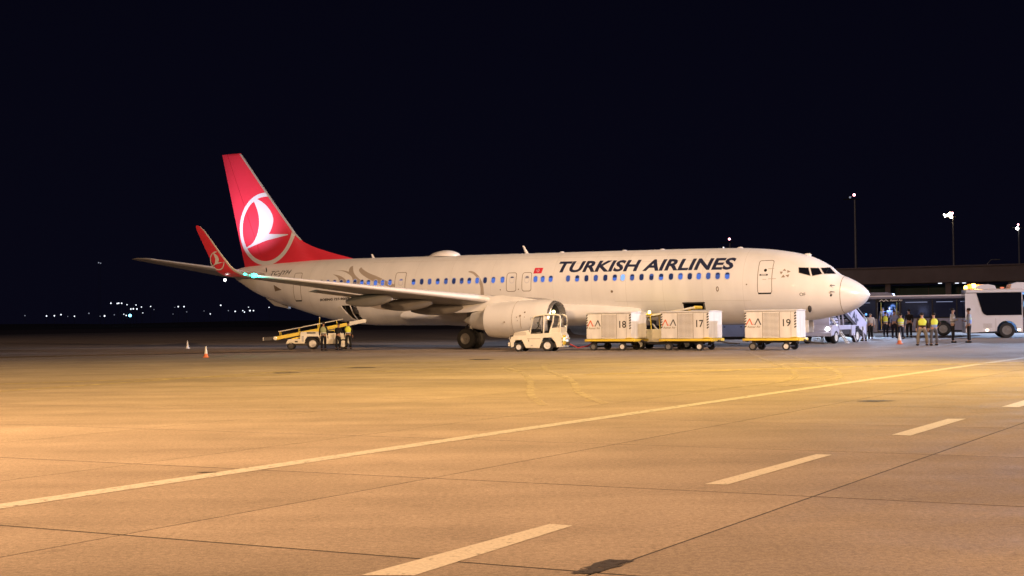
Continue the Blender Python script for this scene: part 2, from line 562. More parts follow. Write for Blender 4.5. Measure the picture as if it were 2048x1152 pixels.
# apron: concrete slabs on a skewed grid, joints recessed
apron = MB().quad([(-160, -40, -0.002), (190, -40, -0.002), (190, 128, -0.002), (-160, 128, -0.002)]).build('apron', M['joint'], angle=0)
tag(apron, 'concrete apron of square slabs with dark joints', kind='structure')
GA = Vector((math.cos(R(57.6)), math.sin(R(57.6)), 0))
GB = Vector((math.cos(R(-26.2)), math.sin(R(-26.2)), 0))
GO = Vector((-0.82, 12.95, 0))
PA, PB = 3.86, 3.76
def slab_mesh(da, db, gap, name):
    a0, a1, b0, b1 = gap * 1.7, da - gap * 1.7, gap * 0.9, db - gap * 0.9
    def P(a, b, z):
        return GA * a + GB * b + Vector((0, 0, z))
    m = MB()
    i = 0.001
    lo = [P(a0, b0, -0.03), P(a1, b0, -0.03), P(a1, b1, -0.03), P(a0, b1, -0.03)]
    md = [P(a0, b0, -0.0006), P(a1, b0, -0.0006), P(a1, b1, -0.0006), P(a0, b1, -0.0006)]
    hi = [P(a0 + i, b0 + i, 0), P(a1 - i, b0 + i, 0), P(a1 - i, b1 - i, 0), P(a0 + i, b1 - i, 0)]
    m.rings([lo, md, hi])
    return m.mesh(name, M['concrete'], angle=0)
slab_me = slab_mesh(PA, PB, 0.013, 'concrete_slab')
def in_view(p, ext=3.4):
    return p.y > 4.5 and abs(p.x) < p.y * 0.39 + ext
A0, A1, B0, B1 = -12, 30, -24, 24
n_slab = 0
rest = MB()
for ia in range(A0, A1):
    for ib in range(B0, B1):
        o3 = GO + GA * (PA * ia) + GB * (PB * ib)
        ctr = o3 + GA * PA / 2 + GB * PB / 2
        if in_view(ctr) and ctr.y < 66:
            o = bpy.data.objects.new('concrete_slab', slab_me)
            C.objects.link(o)
            o.parent = apron
            o.location = o3 + Vector((0, 0, 0))
            n_slab += 1
        else:
            c4 = [o3 + GA * a + GB * b for a, b in ((0.013, 0.013), (PA - 0.013, 0.013), (PA - 0.013, PB - 0.013), (0.013, PB - 0.013))]
            rest.quad([(p.x, p.y, 0) for p in c4])
rest.build('slab_field', M['concrete'], apron, angle=0)['kind'] = 'stuff'
def G2(a, b):
    p = GO + GA * (PA * a) + GB * (PB * b)
    return (p.x, p.y, 0.0)
far = MB()
for a0, a1, b0, b1 in ((A1, A1 + 22, B0 - 30, B1 + 30), (A0 - 14, A0, B0 - 30, B1 + 30), (A0, A1, B0 - 30, B0), (A0, A1, B1, B1 + 30)):
    far.quad([G2(a0, b0), G2(a1, b0), G2(a1, b1), G2(a0, b1)])
far.build('outer_pavement', M['concrete'], apron, angle=0)
print('slabs', n_slab)

def ribbon(pts, width, z, name, m, label, group=None, kind='structure'):
    pts = [Vector((p[0], p[1], 0)) for p in pts]
    mb = MB()
    L_, R_ = [], []
    for i, p in enumerate(pts):
        t = (pts[min(i + 1, len(pts) - 1)] - pts[max(i - 1, 0)]).normalized()
        n = Vector((-t.y, t.x, 0))
        w = width[i] if isinstance(width, (list, tuple)) else width
        L_.append(mb.bm.verts.new((p.x + n.x * w / 2, p.y + n.y * w / 2, z)))
        R_.append(mb.bm.verts.new((p.x - n.x * w / 2, p.y - n.y * w / 2, z)))
    for i in range(len(pts) - 1):
        mb.bm.faces.new((L_[i], R_[i], R_[i + 1], L_[i + 1]))
    o = mb.build(name, m, angle=0)
    return tag(o, label, kind=kind, group=group)
def spline(pts, n=10):
    out = []
    for i in range(len(pts) - 1):
        p0, p1, p2, p3 = pts[max(i - 1, 0)], pts[i], pts[i + 1], pts[min(i + 2, len(pts) - 1)]
        for k in range(n):
            t = k / n
            out.append(tuple(0.5 * (2 * p1[d] + (p2[d] - p0[d]) * t + (2 * p0[d] - 5 * p1[d] + 4 * p2[d] - p3[d]) * t * t + (3 * p1[d] - 3 * p2[d] + p3[d] - p0[d]) * t ** 3) for d in (0, 1)))
    out.append(pts[-1])
    return out
ribbon([(-8.5, 5.0), (-4.4, 11.29), (-0.03, 18.31), (5.1, 26.34), (17.8, 45.87), (40, 80)], 0.27, 0.004, 'painted_line', M['line'], 'long worn cream line painted across the apron')
D = Vector((0.53, 0.848, 0)).normalized()
dq = [((-0.94, 8.02), (-0.61, 8.0), (0.43, 9.84), (0.26, 9.93)), ((1.76, 12.19), (1.96, 12.13), (3.53, 14.63), (3.37, 14.7)), ((4.87, 16.98), (5.06, 16.81), (6.67, 19.43), (6.42, 19.47)), ((8.09, 21.83), (8.33, 21.7), (9.95, 24.3), (9.7, 24.4)), ((11.3, 26.9), (11.5, 26.8), (13.1, 29.4), (12.9, 29.5))]
for q in dq[:4]:
    o = MB().quad([(x, y, 0.004) for x, y in q]).build('painted_dash', M['dash'], angle=0)
    tag(o, 'short worn white dash of the painted broken line', kind='structure', group='dashes of the broken line')
ribbon([(-24, 6.5), (-12.2, 31.25), (-5.6, 45.4), (-1.3, 51.2)], 0.3, 0.004, 'painted_line', M['ghost'], 'faded yellow line left of the long line on the apron')
ribbon([(-26, 31.5), (-13.7, 35.1), (-9.0, 37.9), (-2, 42)], 0.4, 0.005, 'painted_line', M['ghost'], 'ghost of an old yellow line far left on the apron')
ribbon([(2, 36.5), (9, 39.5), (18, 42.0), (26, 46)], [0.5, 0.8, 0.8, 0.3], 0.0045, 'painted_line', M['ghost'], 'ghost of an old yellow line below the carts on the apron')
for pts, lab in (([(3.6, 53), (1.0, 48), (-0.2, 43.0), (0.28, 38.3), (0.42, 32.7), (0.36, 27.1), (0.54, 23.6)], 'left tyre track of the pair curving below the tractor'),
                 ([(4.6, 52.5), (2.2, 48), (1.0, 43.3), (1.45, 33.4), (1.38, 27.6), (1.67, 23.9)], 'right tyre track of the pair curving below the tractor'),
                 ([(10.3, 58), (8.9, 45.8), (7.8, 36.5), (6.3, 31.1), (3.5, 27.5)], 'left tyre track of the pair running down from the carts'),
                 ([(11.6, 57.3), (10.1, 45.3), (8.8, 35.6), (7.6, 31.6), (5.8, 29)], 'right tyre track of the pair running down from the carts'),
                 ([(-6, 40), (2, 41.5), (10, 46), (15, 50)], 'faint tyre track crossing in front of the carts'),):
    ribbon(spline(pts, 8), 0.17, 0.006, 'tyre_track', M['dust'], 'pale dusty ' + lab, group='tyre tracks on the apron', kind='structure')
# tar patches and stains
def blob(cx, cy, a, b, rot, name, m, label, n=18, jag=0.25, z=0.0075):
    mb = MB()
    vs = []
    for k in range(n):
        t = 2 * PI * k / n
        r = 1 + random.uniform(-jag, jag)
        u, v = a * r * math.cos(t), b * r * math.sin(t)
        vs.append(mb.bm.verts.new((cx + u * math.cos(rot) - v * math.sin(rot), cy + u * math.sin(rot) + v * math.cos(rot), z)))
    mb.bm.faces.new(vs)
    return tag(mb.build(name, m, angle=0), label, kind='structure')
mb = MB()
e0 = [(0.33, 7.99), (0.40, 7.97), (0.46, 7.96), (0.53, 8.04), (0.58, 8.12), (0.66, 8.20), (0.69, 8.28), (0.76, 8.38), (0.71, 8.41), (0.66, 8.40), (0.60, 8.44), (0.55, 8.37), (0.49, 8.30), (0.47, 8.22), (0.40, 8.15), (0.39, 8.08)]
mb.bm.faces.new([mb.bm.verts.new((x, y, 0.0075)) for x, y in e0])
o = mb.build('tar_patch', M['tar'], angle=0)
tag(o, 'black tar patch on a slab joint at the near edge', kind='structure')
blob(6.48, 23.7, 0.35, 0.22, 0.2, 'tar_patch', M['tar'], 'dark oil stain right of the long line')
blob(-5.1, 44.3, 0.5, 0.42, 0.2, 'tar_patch', M['tar'], 'dark stain on the faded line in front of the wing')
blob(-7.0, 40.6, 0.4, 0.22, 0.2, 'tar_patch', M['tar'], 'small dark stain left of the wing on the faded line')
blob(-1.2, 51.9, 0.5, 0.5, 0.1, 'tar_patch', M['tar'], 'dark stain at the far end of the faded line')
blob(-3.2, 13.65, 0.12, 0.03, 0.0, 'tar_patch', M['tar'], 'small dark scrape beside the long line')

# ------------------------------------------------------------------ terminal canopy
term = thing('terminal_building', 'low terminal building with wide concrete canopy beam over dark green glass', 'building', (35.5, 140, 0), R(-24))
MB().box((10, 3, 5.68), (62, 6, 1.62), 0.05).build('canopy_beam', M['fascia'], term)
MB().box((10, 2.9, 6.56), (62.4, 6.4, 0.14), 0.02).build('roof_edge', M['fascia'], term)
for k in range(9):
    MB().box((-14 + k * 6.1, 1.0, 2.44), (0.55, 0.55, 4.86), 0.03).build('column', M['fascia'], term)
for k in range(20):
    x = -18 + k * 3.05
    MB().box((x, 5.2, 2.5), (2.95, 0.08, 4.5)).build('glass_panel', M['greenglass'], term)
    MB().box((x + 1.525, 5.12, 2.5), (0.09, 0.12, 4.6)).build('mullion', M['darkmetal'], term)
for x, y in ((9.6, 0.6), (11.2, 1.5), (11.9, 1.5), (1.2, 2.0), (20, 1.2)):
    l = MB().box((x, y, 4.82), (0.36, 0.2, 0.06)).build('ceiling_light', M['lamp_town'] if x < 12 and x > 9 else M['lamp_towndim'], term)

# ------------------------------------------------------------------ light masts
def mast(x, y, h, label, heads, red=True, poler=0.22):
    t = thing('light_mast', label, 'light mast', (x, y, 0), 0, 'floodlight masts beyond the terminal')
    MB().tube([(0, 0, 0), (0, 0, h - 0.8)], [poler * 1.5, poler * 0.8], 10).build('pole', M['steel'], t)
    MB().box((-0.6, 0, h - 0.7), (3.2, 0.25, 0.18)).build('crossarm', M['darkmetal'], t)
    for hx, hz, r, m in heads:
        f = MB().box((hx, -0.1, h + hz), (0.75, 0.4, 0.5), 0.05).build('floodlight', M['darkmetal'], t)
        MB().ball((hx, -0.38, h + hz), r, 10, (1, 0.5, 1)).build('lens', m, f)
    if red:
        MB().ball((-0.1, 0, h + 0.15), 0.26, 8).build('obstruction_light', M['lamp_red'], t)
    return t
mast(67.1, 256, 25.0, 'unlit tall mast with one red lamp, nearest the aircraft nose', [(-1.0, -0.35, 0.2, M['lamp_towndim'])])
mast(101.0, 300, 24.6, 'tall mast with bright floodlights above the white bus', [(-0.75, -0.05, 0.4, M['lamp_warm']), (-1.25, -0.35, 0.3, M['lamp_warm']), (-0.5, -0.75, 0.33, M['lamp_warm']), (-2.1, -0.2, 0.2, M['lamp_white']), (-1.9, -0.7, 0.16, M['lamp_white'])])
mast(135.3, 350, 25.2, 'farthest mast with a small white lamp at the right edge', [(-0.5, -0.9, 0.42, M['lamp_white'])])
t = mast(49.9, 300, 19.3, 'dark mast with a red lamp above the airliner cabin', [])
sl = thing('street_lamp', 'small unlit street lamp rising behind the terminal roof', 'street lamp', (63.4, 175, 0))
MB().tube([(0, 0, 0), (0, 0, 8.3)], [0.1, 0.07], 8).build('pole', M['steel'], sl)
MB().tube([(0, 0, 8.3), (0.5, 0, 8.8), (1.3, 0, 8.85)], 0.05, 6).build('arm', M['steel'], sl)
MB().box((1.3, 0, 8.82), (0.7, 0.25, 0.12), 0.03).build('lamp_head', M['steel'], sl)

# ------------------------------------------------------------------ distant town lamps
def cam_ray(px, py):
    v = cam.matrix_world.to_3x3() @ Vector(((px - 1024) / 2628.5, -(py - 576) / 2628.5, -1.0))
    return v
town = [(93, 632, .5), (108.6, 631.6, .5), (121.9, 629.3, .5), (148.8, 632.4, .45), (135.4, 632.8, -.3), (200.2, 632.4, -.35), (209, 632, .6), (228.5, 629.7, -.4), (221.7, 606.4, .5), (234.4, 607, .5), (237.3, 606.4, .5), (243.2, 606.6, .5), (253.9, 609.4, .4), (272, 610, .4), (261.7, 618, .5), (266.6, 617.6, .55), (273.8, 618, .55), (282.8, 614, .4), (301.2, 612.9, .4), (308, 619.1, -.3), (285.5, 625.8, .32), (247.5, 628.5, .35), (252.3, 630.9, .45), (356.4, 613.3, .5), (368, 613.3, .5), (349.6, 614.8, -.3), (373.4, 623.8, -.35), (197.3, 525.4, -.55), (201.2, 526.4, -.5), (177.7, 626.6, -.5), (49.8, 631.3, -.4), (441.4, 610.5, .5), (456.7, 621.3, -.4), (470.3, 622.8, .5), (485.6, 621.3, .4), (488.8, 624.2, .45), (499.8, 621.3, .6), (506.9, 621.3, .45), (497, 614.4, .3), (538, 614.8, .35), (420.5, 627.8, .4), (346, 628, -.3), (408, 622, -.3)]
for i, (px, py, r) in enumerate(town):
    v = cam_ray(px, py)
    d = 800 if py > 600 else 1150
    p = Vector((0, 0, CAM_H)) + v * (d / v.y)
    gz = hill_h(p.x, p.y)
    t = thing('town_lamp', 'small lamp among the scattered town lights on the dark horizon', 'lamp', (p.x, p.y, min(gz, p.z - 3)), 0, 'distant town lights')
    if i in (27, 28):
        t['label'] = 'pair of faint white lamps high above the horizon, apart from the town'
        t['group'] = 'faint pair of high lamps'
    elif r < 0:
        t['label'] = 'dim faint lamp among the distant town lights on the horizon'
        t['group'] = 'dim distant town lights'
    hz = p.z - t.location.z
    MB().tube([(0, 0, 0), (0, 0, hz)], 0.08, 5).build('pole', M['darkmetal'], t)
    MB().ball((0, 0, hz), abs(r) * (1 if d == 800 else 1.3) * 0.8, 8).build('lamp_head', M['lamp_town'] if r > 0 else M['lamp_towndim'], t)
v = cam_ray(260, 631.0)
p = Vector((0, 0, CAM_H)) + v * (800 / v.y)
t = thing('town_lamp', 'large bright cyan lamp, brightest of the distant town lights', 'lamp', (p.x, p.y, 0))
MB().tube([(0, 0, 0), (0, 0, p.z)], 0.1, 5).build('pole', M['darkmetal'], t)
MB().ball((0, 0, p.z), 0.95, 10).build('lamp_head', M['lamp_cyan'], t)

# ================================================================== AIRLINER
NOSE = (17.535273528945602, 64.11038334308401)
YAW = 0.5207469110217606
air = thing('airliner', 'white twin-engine airliner with red tail parked on the apron', 'airplane', (NOSE[0], NOSE[1], 0), PI - YAW)
FT=[(0.06,2.57),(.1,2.63),(.24,2.84),(.55,3.12),(1.04,3.40),(1.53,3.62),(1.95,4.00),(2.45,4.31),(3.03,4.57),(4.05,4.82),(5.3,5.00),(6.7,5.10),(8.9,5.15),(14.7,5.22),(21,5.29),(27.9,5.36),(30.8,5.39),(33,5.40),(36,5.34),(38.5,5.22),(39.9,5.13),(40.5,4.99),(40.67,4.86)]
FB=[(0.06,2.57),(.1,2.50),(.28,2.23),(.7,1.92),(1.32,1.66),(2.07,1.49),(2.83,1.37),(4,1.27),(6,1.19),(9,1.16),(15,1.21),(21,1.28),(27,1.31),(29.4,1.33),(30.83,1.43),(32.34,1.63),(33.87,1.95),(35.43,2.37),(37.18,2.89),(38.65,3.38),(40.21,4.18),(40.5,4.34),(40.67,4.44)]
FW=[(0.06,.0),(.1,.12),(.28,.36),(.7,.70),(1.32,1.04),(2.07,1.33),(2.83,1.54),(4,1.74),(5.3,1.84),(6.7,1.88),(29,1.88),(31,1.85),(33,1.73),(35,1.50),(37,1.15),(39,.74),(40.2,.44),(40.5,.34),(40.67,.2)]
FC=[(0.06,2.57),(.7,2.55),(2,2.68),(3.5,2.95),(5.3,3.12),(6.7,3.21),(9,3.27),(21,3.41),(29,3.48),(32,3.56),(35,3.80),(37,4.08),(39,4.42),(40.2,4.63),(40.67,4.65)]
def lerp(T,x):
    # monotone cubic hermite
    n=len(T)
    if x<=T[0][0]: return T[0][1]
    if x>=T[-1][0]: return T[-1][1]
    for i in range(n-1):
        if x<=T[i+1][0]: break
    def sl(k): return (T[k+1][1]-T[k][1])/(T[k+1][0]-T[k][0])
    def m(k):
        if k==0: return sl(0)
        if k==n-1: return sl(n-2)
        a,b=sl(k-1),sl(k)
        if a*b<=0: return 0.0
        h0=T[k][0]-T[k-1][0];h1=T[k+1][0]-T[k][0]
        w1=2*h1+h0;w2=h1+2*h0
        return (w1+w2)/(w1/a+w2/b)
    hh=T[i+1][0]-T[i][0]; t=(x-T[i][0])/hh
    return ((1+2*t)*(1-t)**2*T[i][1]+t*(1-t)**2*hh*m(i)+t*t*(3-2*t)*T[i+1][1]+t*t*(t-1)*hh*m(i+1))
def fus_y(X,Z):
    t,b,w,c=lerp(FT,X),lerp(FB,X),lerp(FW,X),lerp(FC,X)
    a=(t-c) if Z>=c else (c-b)
    if a<=1e-6: return 0.0
    q=min(1.0,abs(Z-c)/a)
    p=2.0 if Z>=c else 2.15
    return w*max(0.0,1-q**p)**(1/p)
def fus_pt(X,th):
    t,b,w,c=lerp(FT,X),lerp(FB,X),lerp(FW,X),lerp(FC,X)
    co,si=math.cos(th),math.sin(th)
    if si>=0: return (X,w*co,c+(t-c)*si)
    p=2/2.15
    return (X,w*math.copysign(abs(co)**p,co),c-(c-b)*abs(si)**p)

def onfus(X, Z, off=0.006):
    y = fus_y(X, Z)
    e = 0.02
    dz = (fus_y(X, Z + e) - fus_y(X, Z - e)) / (2 * e)
    dx = (fus_y(X + e, Z) - fus_y(X - e, Z)) / (2 * e)
    dz = max(-6, min(6, dz))
    n = Vector((-dx, 1, -dz)).normalized()
    return Vector((X, y, Z)) + n * off
def F(off):
    return lambda u, v: onfus(u, v, off)
# fuselage loft
RAD_X = 1.27
st = [RAD_X + (6.7 - RAD_X) * k / 34 for k in range(35)] + [6.7 + (27 - 6.7) * k / 24 for k in range(1, 25)] + [27 + (40.67 - 27) * k / 46 for k in range(1, 47)]
SEG = 72
def ringat(X):
    return [fus_pt(X, 2 * PI * k / SEG) for k in range(SEG)]
fus = MB().rings([ringat(x) for x in st]).build('fuselage', [M['white'], M['interior']], air, angle=50)
# the two open cargo holds are cut out of the fuselage
cutters = []
for nm, pts in (('fwd', [(9.17, 1.95), (8.0, 1.95), (8.0, 2.31), (9.17, 2.31)]), ('aft', [(30.98, 2.53), (29.84, 2.53), (29.80, 1.60), (30.45, 1.60)])):
    cm = MB().prism(pts, 0.75, 2.6).build('cutter', [M['white'], M['interior']], air, angle=0)
    for p in cm.data.polygons:
        p.material_index = 1
    cutters.append(cm)
    bo = fus.modifiers.new('hold', 'BOOLEAN')
    bo.operation = 'DIFFERENCE'
    bo.solver = 'EXACT'
    bo.object = cm
bpy.context.view_layer.update()
dg = bpy.context.evaluated_depsgraph_get()
nm_ = bpy.data.meshes.new_from_object(fus.evaluated_get(dg))
fus.modifiers.clear()
fus.data = nm_
for cm in cutters:
    bpy.data.objects.remove(cm)
rst = [0.06] + [0.06 + (RAD_X - 0.06) * (k / 16) ** 1.8 for k in range(1, 17)]
MB().rings([ringat(max(x, 0.0605)) for x in rst], cap=True).build('radome', M['radome'], air, angle=60)
def hoop(X, off, w, name, m):
    rings = []
    for dx in (-w / 2, w / 2):
        c = ringat(X + dx)
        cz = lerp(FC, X)
        rings.append([(p[0], p[1] * (1 + off / 1.0), cz + (p[2] - cz) * (1 + off / 1.0)) for p in c])
    return MB().rings(rings, cap=False).build(name, m, air, angle=60)
hoop(RAD_X, 0.004, 0.022, 'radome_seam', M['seam'])
SJ = mat('skin_joint', (0.60, 0.58, 0.55), 0.5)
for X in (5.9, 8.05, 10.2, 12.3, 14.3, 16.6, 20.5, 23.2, 25.6, 28.0, 30.7, 33.4, 35.6):
    hoop(X, 0.0012, 0.012, 'skin_joint', SJ)
for zz_, xa, xb in ((4.95, 7, 29), (2.55, 5.5, 13), (2.30, 27.2, 29.5), (4.62, 7, 16.0)):
    n_ = 40
    pts_ = [(xa + (xb - xa) * k / n_) for k in range(n_ + 1)]
    lj = MB()
    rows = [[lj.bm.verts.new(onfus(x, zz_ + 0.013 * (x - 21) * 0.9 + d, 0.0015)) for x in pts_] for d in (-0.007, 0.007)]
    for k in range(n_):
        lj.bm.faces.new((rows[0][k], rows[0][k + 1], rows[1][k + 1], rows[1][k]))
    lj.build('skin_joint', bpy.data.materials['skin_joint'], air, angle=180)
# APU exhaust at the tail end
MB().lathe([(0.17, 40.60), (0.2, 40.86), (0.16, 40.86), (0.14, 40.6)], (0, 0, 4.65), 'x', 16).build('exhaust_pipe', M['darkmetal'], air)

# cabin windows
wins = [(29.82, 3.88), (29.31, 3.85), (28.83, 3.83), (28.32, 3.81), (27.82, 3.81), (27.3, 3.82), (26.53, 3.81), (25.65, 3.8), (25.09, 3.8), (24.55, 3.79), (24.0, 3.79), (23.45, 3.79), (22.92, 3.78), (22.4, 3.78), (21.9, 3.77), (21.38, 3.77), (20.87, 3.77), (20.34, 3.77), (19.75, 3.77), (19.15, 3.76), (18.21, 3.75), (17.68, 3.75), (17.23, 3.74), (16.74, 3.74), (15.69, 3.73), (15.14, 3.72), (14.59, 3.71), (14.04, 3.71), (13.48, 3.71), (12.93, 3.7), (12.47, 3.7), (11.93, 3.69), (11.4, 3.69), (10.84, 3.68), (10.3, 3.67), (9.75, 3.67), (9.23, 3.67), (8.72, 3.66), (8.23, 3.65), (7.72, 3.65), (7.22, 3.64), (6.71, 3.63), (30.33, 3.87), (30.84, 3.88), (31.35, 3.89), (31.86, 3.9), (32.37, 3.91), (32.88, 3.91)]
wmat = {30: 'win_bright', 26: 'win_dark', 24: 'win_mid', 31: 'win_mid', 32: 'win_dark', 33: 'win_dark', 35: 'win_dark', 28: 'win_dark', 37: 'win_dark', 19: 'win_dark', 20: 'win_dark', 9: 'win_mid', 16: 'win_dark', 8: 'win_dark', 12: 'win_dark', 13: 'win_mid', 34: 'win_blue', 38: 'win_blue', 41: 'win_blue', 40: 'win_mid', 0: 'win_dark', 6: 'win_mid'}
rimm = mat('window_rim', (0.62, 0.62, 0.66), 0.35)
for i, (X, Z) in enumerate(wins):
    out = rrect(X - 0.155, X + 0.155, Z - 0.205, Z + 0.205, 0.125)
    inn = rrect(X - 0.118, X + 0.118, Z - 0.165, Z + 0.165, 0.105)
    f = decal('cabin_window', fill2d([out, inn]), F(0.010), rimm, air, sz=0.1)
    decal('pane', fill2d([inn]), F(0.004), M[wmat.get(i, random.choice(['win_blue', 'win_blue', 'win_mid', 'win_blue']))], f, sz=0.1)
    sh = rrect(X - 0.116, X + 0.116, Z + 0.163 - random.choice([0.04, 0.07, 0.1, 0.16]), Z + 0.163, 0.025)
    if i not in (30,):
        decal('blind', fill2d([sh]), F(0.006), M['win_dark'] if i % 3 else M['win_mid'], f, sz=0.1)

# doors and exits
def door(name, X0, X1, Z0, Z1, r, seamw=0.032, sill=False, parent=air):
    inn = rrect(X0 + seamw, X1 - seamw, Z0 + seamw, Z1 - seamw, r * 0.8)
    out = rrect(X0, X1, Z0, Z1, r)
    d = decal(name, fill2d([inn]), F(0.006), M['white'], parent, sx=0.2, sz=0.08)
    decal('door_seam', fill2d([out, inn]), F(0.004), M['seam'], d, sx=0.2, sz=0.08)
    if sill:
        decal('sill', fill2d([rrect(X0 + 0.05, X1 - 0.03, Z0 - 0.035, Z0 + 0.035, 0.03)]), F(0.012), M['black'], d, sx=0.2, sz=0.03)
    return d
d1 = door('service_door', 4.42, 5.16, 2.71, 4.36, 0.11, 0.03, True)
decal('handle', fill2d([rrect(4.64, 5.06, 3.585, 3.665, 0.035), rrect(4.72, 4.98, 3.605, 3.645, 0.015)]), F(0.012), M['print'], d1, sx=0.1, sz=0.03)
decal('door_window', fill2d([circle2d(4.78, 3.85, 0.075, 16)]), F(0.011), M['black'], d1, sz=0.04)
door('emergency_exit', 18.88, 19.51, 3.10, 4.15, 0.14)
door('emergency_exit', 17.93, 18.53, 3.10, 4.14, 0.14)
door('emergency_exit', 26.22, 26.97, 2.75, 4.38, 0.12)
d2 = door('rear_door', 34.05, 34.70, 2.88, 4.58, 0.11, 0.03, True)
for X, Z, r in ((19.88, 3.22, 0.035), (18.73, 3.22, 0.035), (13.1, 2.98, 0.07), (5.7, 3.17, 0.035), (24.8, 2.6, 0.04)):
    decal('drain_port', fill2d([circle2d(X, Z, r, 12)]), F(0.008), M['seam'], air)
decal('access_port', fill2d([[(7.23 + 0.075 * math.cos(a), 2.98 + 0.13 * math.sin(a)) for a in [2 * PI * k / 20 for k in range(20)]], [(7.23 + 0.04 * math.cos(a), 2.98 + 0.08 * math.sin(a)) for a in [2 * PI * k / 20 for k in range(20)]]]), F(0.01), M['seam'], air, sz=0.06)
for Z in (3.05, 2.73):
    p = onfus(1.67, Z)
    MB().tube([p, p + Vector((0, 0.07, 0)), p + Vector((-0.22, 0.09, -0.02))], [0.03, 0.025, 0.012], 8).build('pitot_probe', M['darkmetal'], air)
p = onfus(1.66, 2.56)
MB().ball(p, 0.06, 10, (1, 0.4, 1)).build('angle_vane', M['darkmetal'], air)
decal('air_inlet', fill2d([[(36.46, 3.90), (35.75, 3.58), (36.40, 3.50)]]), F(0.008), M['seam'], air, sx=0.1, sz=0.1)
decal('landing_light', fill2d([circle2d(0.72, 2.98, 0.05, 4)]), F(0.004), M['radome'], air)
# nose bottom strake and light
p = onfus(2.70, 1.95)
MB().ball(p, 0.17, 10, (0.55, 0.6, 1.25)).build('taxi_light_fairing', M['darkmetal'], air)

# cockpit windows, both sides
cpw = [[(3.20, 3.95), (2.77, 3.93), (2.62, 3.53), (3.16, 3.69)], [(2.68, 3.92), (2.33, 3.905), (2.12, 3.61), (2.53, 3.52)], [(2.25, 3.91), (1.93, 3.94), (1.625, 3.62), (2.03, 3.61)]]
def inset(poly, d):
    cx = sum(p[0] for p in poly) / len(poly)
    cy = sum(p[1] for p in poly) / len(poly)
    return [(cx + (x - cx) * (1 + d), cy + (y - cy) * (1 + d * 1.3)) for x, y in poly]
framem = mat('cockpit_frame', (0.55, 0.53, 0.5), 0.4)
for sgn in (1, -1):
    for q in cpw:
        fn = (lambda s, off: (lambda u, v: (lambda p: Vector((p.x, s * p.y, p.z)))(onfus(u, v, off))))
        f = decal('cockpit_window', fill2d([inset(q, 0.12), q]), fn(sgn, 0.008), framem, air, sx=0.06, sz=0.06)
        decal('pane', fill2d([q]), fn(sgn, 0.006), M['darkglass'], f, sx=0.06, sz=0.06)
p = onfus(2.35, 3.68)
MB().tube([onfus(1.98, 3.64, 0.03), onfus(1.95, 3.85, 0.03)], 0.012, 6).build('wiper', M['black'], air)

# livery
def TF(xs, xe, zb0, zb1, zt0, zt1, off):
    """text box on the fuselage: left bottom to right bottom, left top to right top"""
    def fn(u, v):
        X = xs + (xe - xs) * u
        zb = zb0 + (zb1 - zb0) * u
        zt = zt0 + (zt1 - zt0) * u
        return onfus(X, zb + (zt - zb) * v, off)
    return fn
decal('airline_lettering', text2d('TURKISH AIRLINES', 0.034, 0.18, 1.02), TF(16.42, 6.38, 4.065, 3.935, 4.68, 4.55, 0.006), M['navy'], air, sz=0.08)
decal('registration_lettering', text2d('TC-JYH', 0.004, 0.3), TF(36.84, 35.1, 4.40, 4.44, 4.75, 4.80, 0.006), M['print'], air, sx=0.1, sz=0.12)
decal('type_lettering', text2d('BOEING 737-900ER', 0.03, 0.25), TF(32.55, 30.2, 2.82, 2.86, 2.97, 3.02, 0.008), M['print'], air, sx=0.12, sz=0.4)
decal('code_lettering', text2d('OF', 0.0), TF(3.10, 2.82, 2.55, 2.54, 2.71, 2.70, 0.006), M['print'], air, sx=0.3, sz=0.4)
flag = decal('flag', fill2d([[(17.86, 4.06), (17.36, 4.06), (17.31, 4.36), (17.82, 4.37)]]), F(0.006), M['red'], air, sz=0.1)
cres = [(17.60 - 0.085 * math.cos(R(a)), 4.21 + 0.085 * math.sin(R(a))) for a in range(35, 326, 15)] + [(17.585 - 0.066 * math.cos(R(a)), 4.21 + 0.066 * math.sin(R(a))) for a in range(320, 39, -15)]
cres = [(17.60 * 2 - x, z) for x, z in cres]
decal('crescent', fill2d([cres]), F(0.011), M['livery_white'], flag)
decal('star', fill2d([[(17.655 + (0.045 if k % 2 == 0 else 0.018) * math.cos(R(90 + 36 * k)), 4.21 + (0.045 if k % 2 == 0 else 0.018) * math.sin(R(90 + 36 * k))) for k in range(10)]]), F(0.011), M['livery_white'], flag)
for tr in ([(3.95, 3.81), (3.85, 3.91), (3.76, 3.79)], [(3.72, 3.84), (3.55, 3.76), (3.70, 3.69)], [(4.07, 3.77), (3.91, 3.76), (4.0, 3.62)], [(3.88, 3.61), (3.78, 3.48), (3.99, 3.47)], [(3.78, 3.58), (3.6, 3.62), (3.64, 3.47)]):
    decal('alliance_star', fill2d([tr]), F(0.006), M['printgrey'], air, sz=0.06)
for a, b, z in ((4.66, 4.36, 3.92), (4.62, 4.22, 3.42), (4.9, 4.7, 3.40)):
    decal('placard', fill2d([rrect(b, a, z - 0.012, z + 0.012, 0.01)]), F(0.013), M['taupe'], air)
